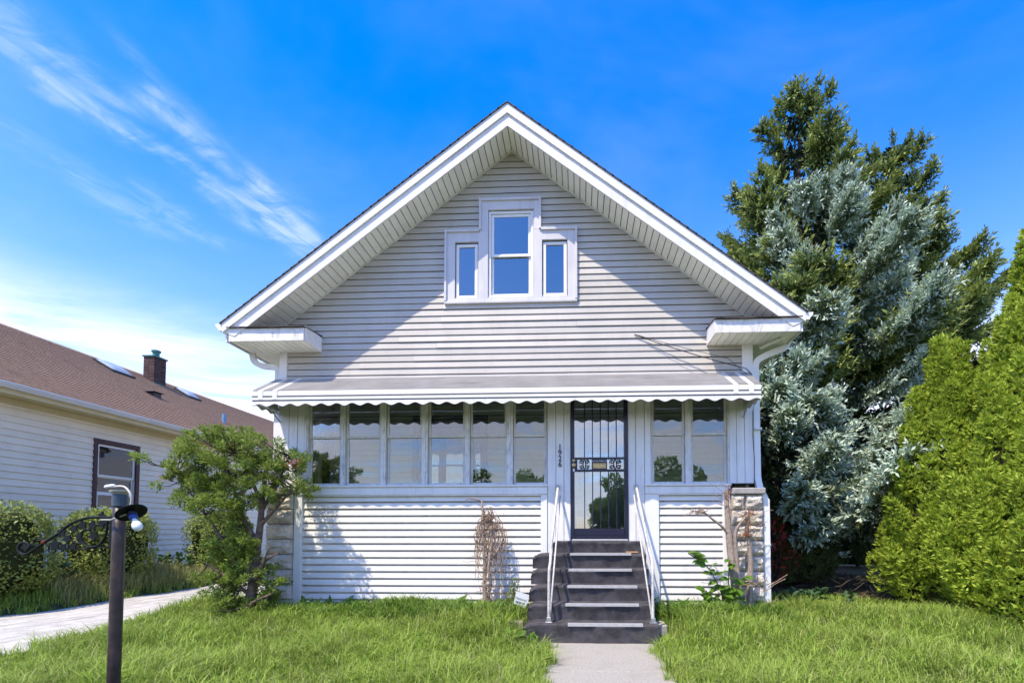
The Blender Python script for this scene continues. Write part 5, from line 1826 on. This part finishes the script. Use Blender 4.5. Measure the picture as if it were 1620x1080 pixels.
V, F = clump_leaves(rng, [(-1.0, -.38, .45), (-.96, -.36, .62), (-1.06, -.36, .32), (-.78, -.40, .30)], [(.09, .06, .12), (.06, .05, .09), (.10, .06, .10), (.06, .05, .10)], [260, 110, 200, 120], .035, .014)
fast_mesh('leaves', V, F, 'yew', sh)
MB().tube([(-1.0, -.37, .15), (-1.0, -.37, .4), (-.97, -.36, .66)], .006, 5).build('stem', 'bark', sh)

# --- red leafed shrub in the shade and litter under the spruces
rs_ = thing('red_shrub', 'dark red leaved shrub in the shade behind the downspout', 'shrub', (4.1, 2.6, .2))
V, F = clump_leaves(rng, [(3.75, 2.2, 1.35), (3.95, 2.4, 1.0), (4.15, 2.5, .8), (3.85, 2.5, 1.6), (4.35, 2.7, 1.05), (3.75, 2.3, .6)], [(.35, .3, .25)] * 6, [110, 100, 90, 90, 70, 60], .085, .04)
fast_mesh('leaves', V, F, 'red_leaf', rs_)
mb = MB()
for k in range(9):
    mb.tube(wander(rng, (4.0 + rng.normal() * .08, 2.5, .1), (3.95 + rng.normal() * .3, 2.4, 1.4), 5, .03), .010, 5)
mb.build('stems', 'bark_dark', rs_)
n = 5000
P = np.stack([rng.uniform(2.9, 7.5, n), rng.uniform(1.2, 6.5, n), np.zeros(n)], 1)
P[:, 2] = ground_z(P[:, 0], P[:, 1]) + .01
V, F = rhombs(P, rng.normal(size=(n, 3)) * np.array([1, 1, .2]), rng.normal(size=(n, 3)) * .3 + np.array([0, 0, 1]), .10, .03)
stuff(fast_mesh('fallen_litter', V, F, 'litter'), 'brown fallen twigs and needles under the spruces', 'litter')
rng = np.random.default_rng(15)
for (a, b, lab) in (((4.3, 1.9, .25), (5.9, 2.3, .55), 'longest bare fallen branch lying under the spruces'), ((5.2, 2.2, .2), (6.4, 2.0, .7), 'bare fallen branch leaning up nearest the arborvitae'), ((3.4, 1.7, .2), (4.5, 2.2, .35), 'low bare fallen branch nearest the downspout')):
    mb = MB(); mb.tube(wander(rng, a, b, 7, .05), .012, 5)
    for j in range(5):
        c = np.array(a) + (np.array(b) - np.array(a)) * rng.uniform(.3, 1)
        mb.tube(wander(rng, c, c + rng.normal(size=3) * .25, 3, .02), .006, 4)
    tag(mb.build('fallen_branch', 'bark_dark'), lab, 'branch', 'fallen branches under the spruces')

# ------------------------------------------------------------------ grass
def blades(x, y, L0, L1, W, lean, m, name, label, seed):
    rng = np.random.default_rng(seed)
    n = len(x)
    zg = ground_z(x, y) - .01
    P = np.stack([x, y, zg], 1)
    a = rng.random(n) * 2 * np.pi
    out = np.stack([np.cos(a), np.sin(a), np.zeros(n)], 1)
    L = rng.uniform(L0, L1, n)[:, None] * (1 + .35 * np.sin(x * 2.1 + 1)[:, None] * np.cos(y * 2.7)[:, None])
    ln = (lean * (.3 + rng.random(n) * 1.1))[:, None]
    side = np.stack([-np.sin(a + rng.normal(size=n) * .5), np.cos(a), np.zeros(n)], 1)
    w = (W * (.6 + .8 * rng.random(n)))[:, None]
    up = np.array([0, 0, 1.0])
    q1 = P + L * (.5 * up + .22 * ln * out)
    q2 = P + L * ((.92 - .3 * ln) * up + .95 * ln * out)
    V = np.stack([P - side * w * .5, P + side * w * .5, q1 - side * w * .42, q1 + side * w * .42, q2], 1).reshape(-1, 3)
    b = np.arange(n)[:, None] * 5
    F = np.concatenate([b + np.array([[0, 1, 3]]), b + np.array([[0, 3, 2]]), b + np.array([[2, 3, 4]])], 0)
    return stuff(fast_mesh(name, V, F, m), label, 'grass')


rng = np.random.default_rng(202)


def scatter(n, x0, x1, y0, y1, keep):
    x = rng.uniform(x0, x1, n); y = rng.uniform(y0, y1, n)
    k = keep(x, y)
    return x[k], y[k]


def on_lawn(x, y):
    e = .05 * np.sin(y * 7) + .04 * np.sin(y * 17)
    walk_ = (x > WALK_X0 + .05 + e * .8) & (x < WALK_X1 - .04 + e) & (y < -1.3)
    stp = (x > -.70) & (x < 1.03) & (y > -1.72)
    drv = (x > DRV_X0 + .05 + e * 2) & (x < DRV_X1 - .02 + e * 2)
    hs_ = (x > -5.0) & (x < 2.9) & (y > -.08)
    nbh = x < NX + .05
    spr = (y > 1.3 + .5 * np.sin(x * 2)) & (x > 2.9)
    return ~(walk_ | stp | drv | hs_ | nbh | spr)


n_cand = 175000
x, y = scatter(n_cand, -6.6, 7.5, -4.0, .25, on_lawn)
dens = np.clip(1.25 - (y + 4.0) / 7.0, .45, 1)
k = rng.random(len(x)) < dens
blades(x[k], y[k], .095, .225, .0070, .75, 'grass', 'lawn_grass', 'long unmown bright green lawn grass in front of the bungalow', 301)
x, y = scatter(16000, 2.9, 8.0, .2, 2.2, on_lawn)
blades(x, y, .07, .15, .010, .7, 'grass', 'side_grass', 'short green grass at the shady side yard', 302)
x, y = scatter(38000, -12.0, -9.1, -2.5, 12, on_lawn)
blades(x, y, .10, .30, .014, .7, 'grass', 'verge_grass', 'tall green grass strip along the far side of the driveway', 303)
x, y = scatter(7000, -10.2, -9.25, .8, 8.5, on_lawn)
blades(x, y, .30, .62, .008, .8, 'grass_dry', 'seed_grass', 'tall seeding grass leaning over the driveway edge', 304)
tx, ty = scatter(2200, -6.5, 7.4, -3.9, .1, on_lawn)
x = np.repeat(tx, 16) + rng.normal(size=len(tx) * 16) * .035; y = np.repeat(ty, 16) + rng.normal(size=len(ty) * 16) * .035
k = on_lawn(x, y)
blades(x[k], y[k], .18, .34, .009, .90, 'grass', 'grass_tufts', 'longer tufts of bright grass through the unmown lawn', 307)
tx, ty = scatter(900, -4.9, 2.9, -1.0, -.12, on_lawn)
x = np.repeat(tx, 9) + rng.normal(size=len(tx) * 9) * .04; y = np.repeat(ty, 9) + rng.normal(size=len(ty) * 9) * .03
k = on_lawn(x, y)
blades(x[k], y[k], .18, .34, .012, .8, 'weed', 'rank_grass', 'rank green grass growing against the foot of the porch', 308)
x, y = scatter(8000, -6.6, 7.5, -4.0, .2, on_lawn)
blades(x, y, .16, .30, .007, .7, 'grass_dry', 'lawn_stalks', 'pale stalks of long grass scattered through the lawn', 305)
x, y = scatter(9000, -6.4, -4.6, -1.2, 9, on_lawn)
blades(x, y, .08, .18, .009, .7, 'grass', 'path_grass', 'grass strip between driveway and bungalow side wall', 306)

# ------------------------------------------------------------------ trees beyond
def broad_tree(label, x, y, h, r, seed, n=7000, L=.34, group='trees across the street'):
    rng = np.random.default_rng(seed)
    zg = 0.0
    t = thing('broadleaf_tree', label, 'tree', (x, y, zg), group)
    cs = [np.array((x, y, zg + h * .62)) + rng.normal(size=3) * np.array((r * .5, r * .5, h * .16)) for k in range(16)]
    V, F = clump_leaves(rng, cs, [(r * .45, r * .45, r * .36)] * 16, [n // 16] * 16, L, L * .6, .1, .35)
    fast_mesh('crown', V, F, 'leaf_far', t)
    mb = MB()
    mb.tube([(x, y, -.1), (x + .1, y, h * .3), (x, y, h * .6)], [.28, .22, .12], 8)
    for c in cs[:8]:
        mb.tube([(x, y, h * .32), tuple((c + np.array((x, y, h * .4))) / 2), tuple(c)], [.10, .07, .03], 5)
    mb.build('trunk', 'bark_dark', t)
    return t


broad_tree('leafy tree beyond the neighbour roof, right of the chimney', -17.5, 26, 9.2, 2.6, 61, 5000, .30, 'trees beyond the neighbour roof')
broad_tree('leafy street tree mirrored in the leftmost porch windows', -9.5, -36, 5.4, 2.6, 62)
broad_tree('leafy street tree mirrored in the middle porch windows', -4.6, -34, 6.2, 2.4, 63)
broad_tree('leafy street tree mirrored in the security door glass', 3.4, -36, 4.8, 2.2, 64)
broad_tree('leafy street tree mirrored in the windows right of the door', 8.5, -33, 6.0, 2.6, 65)
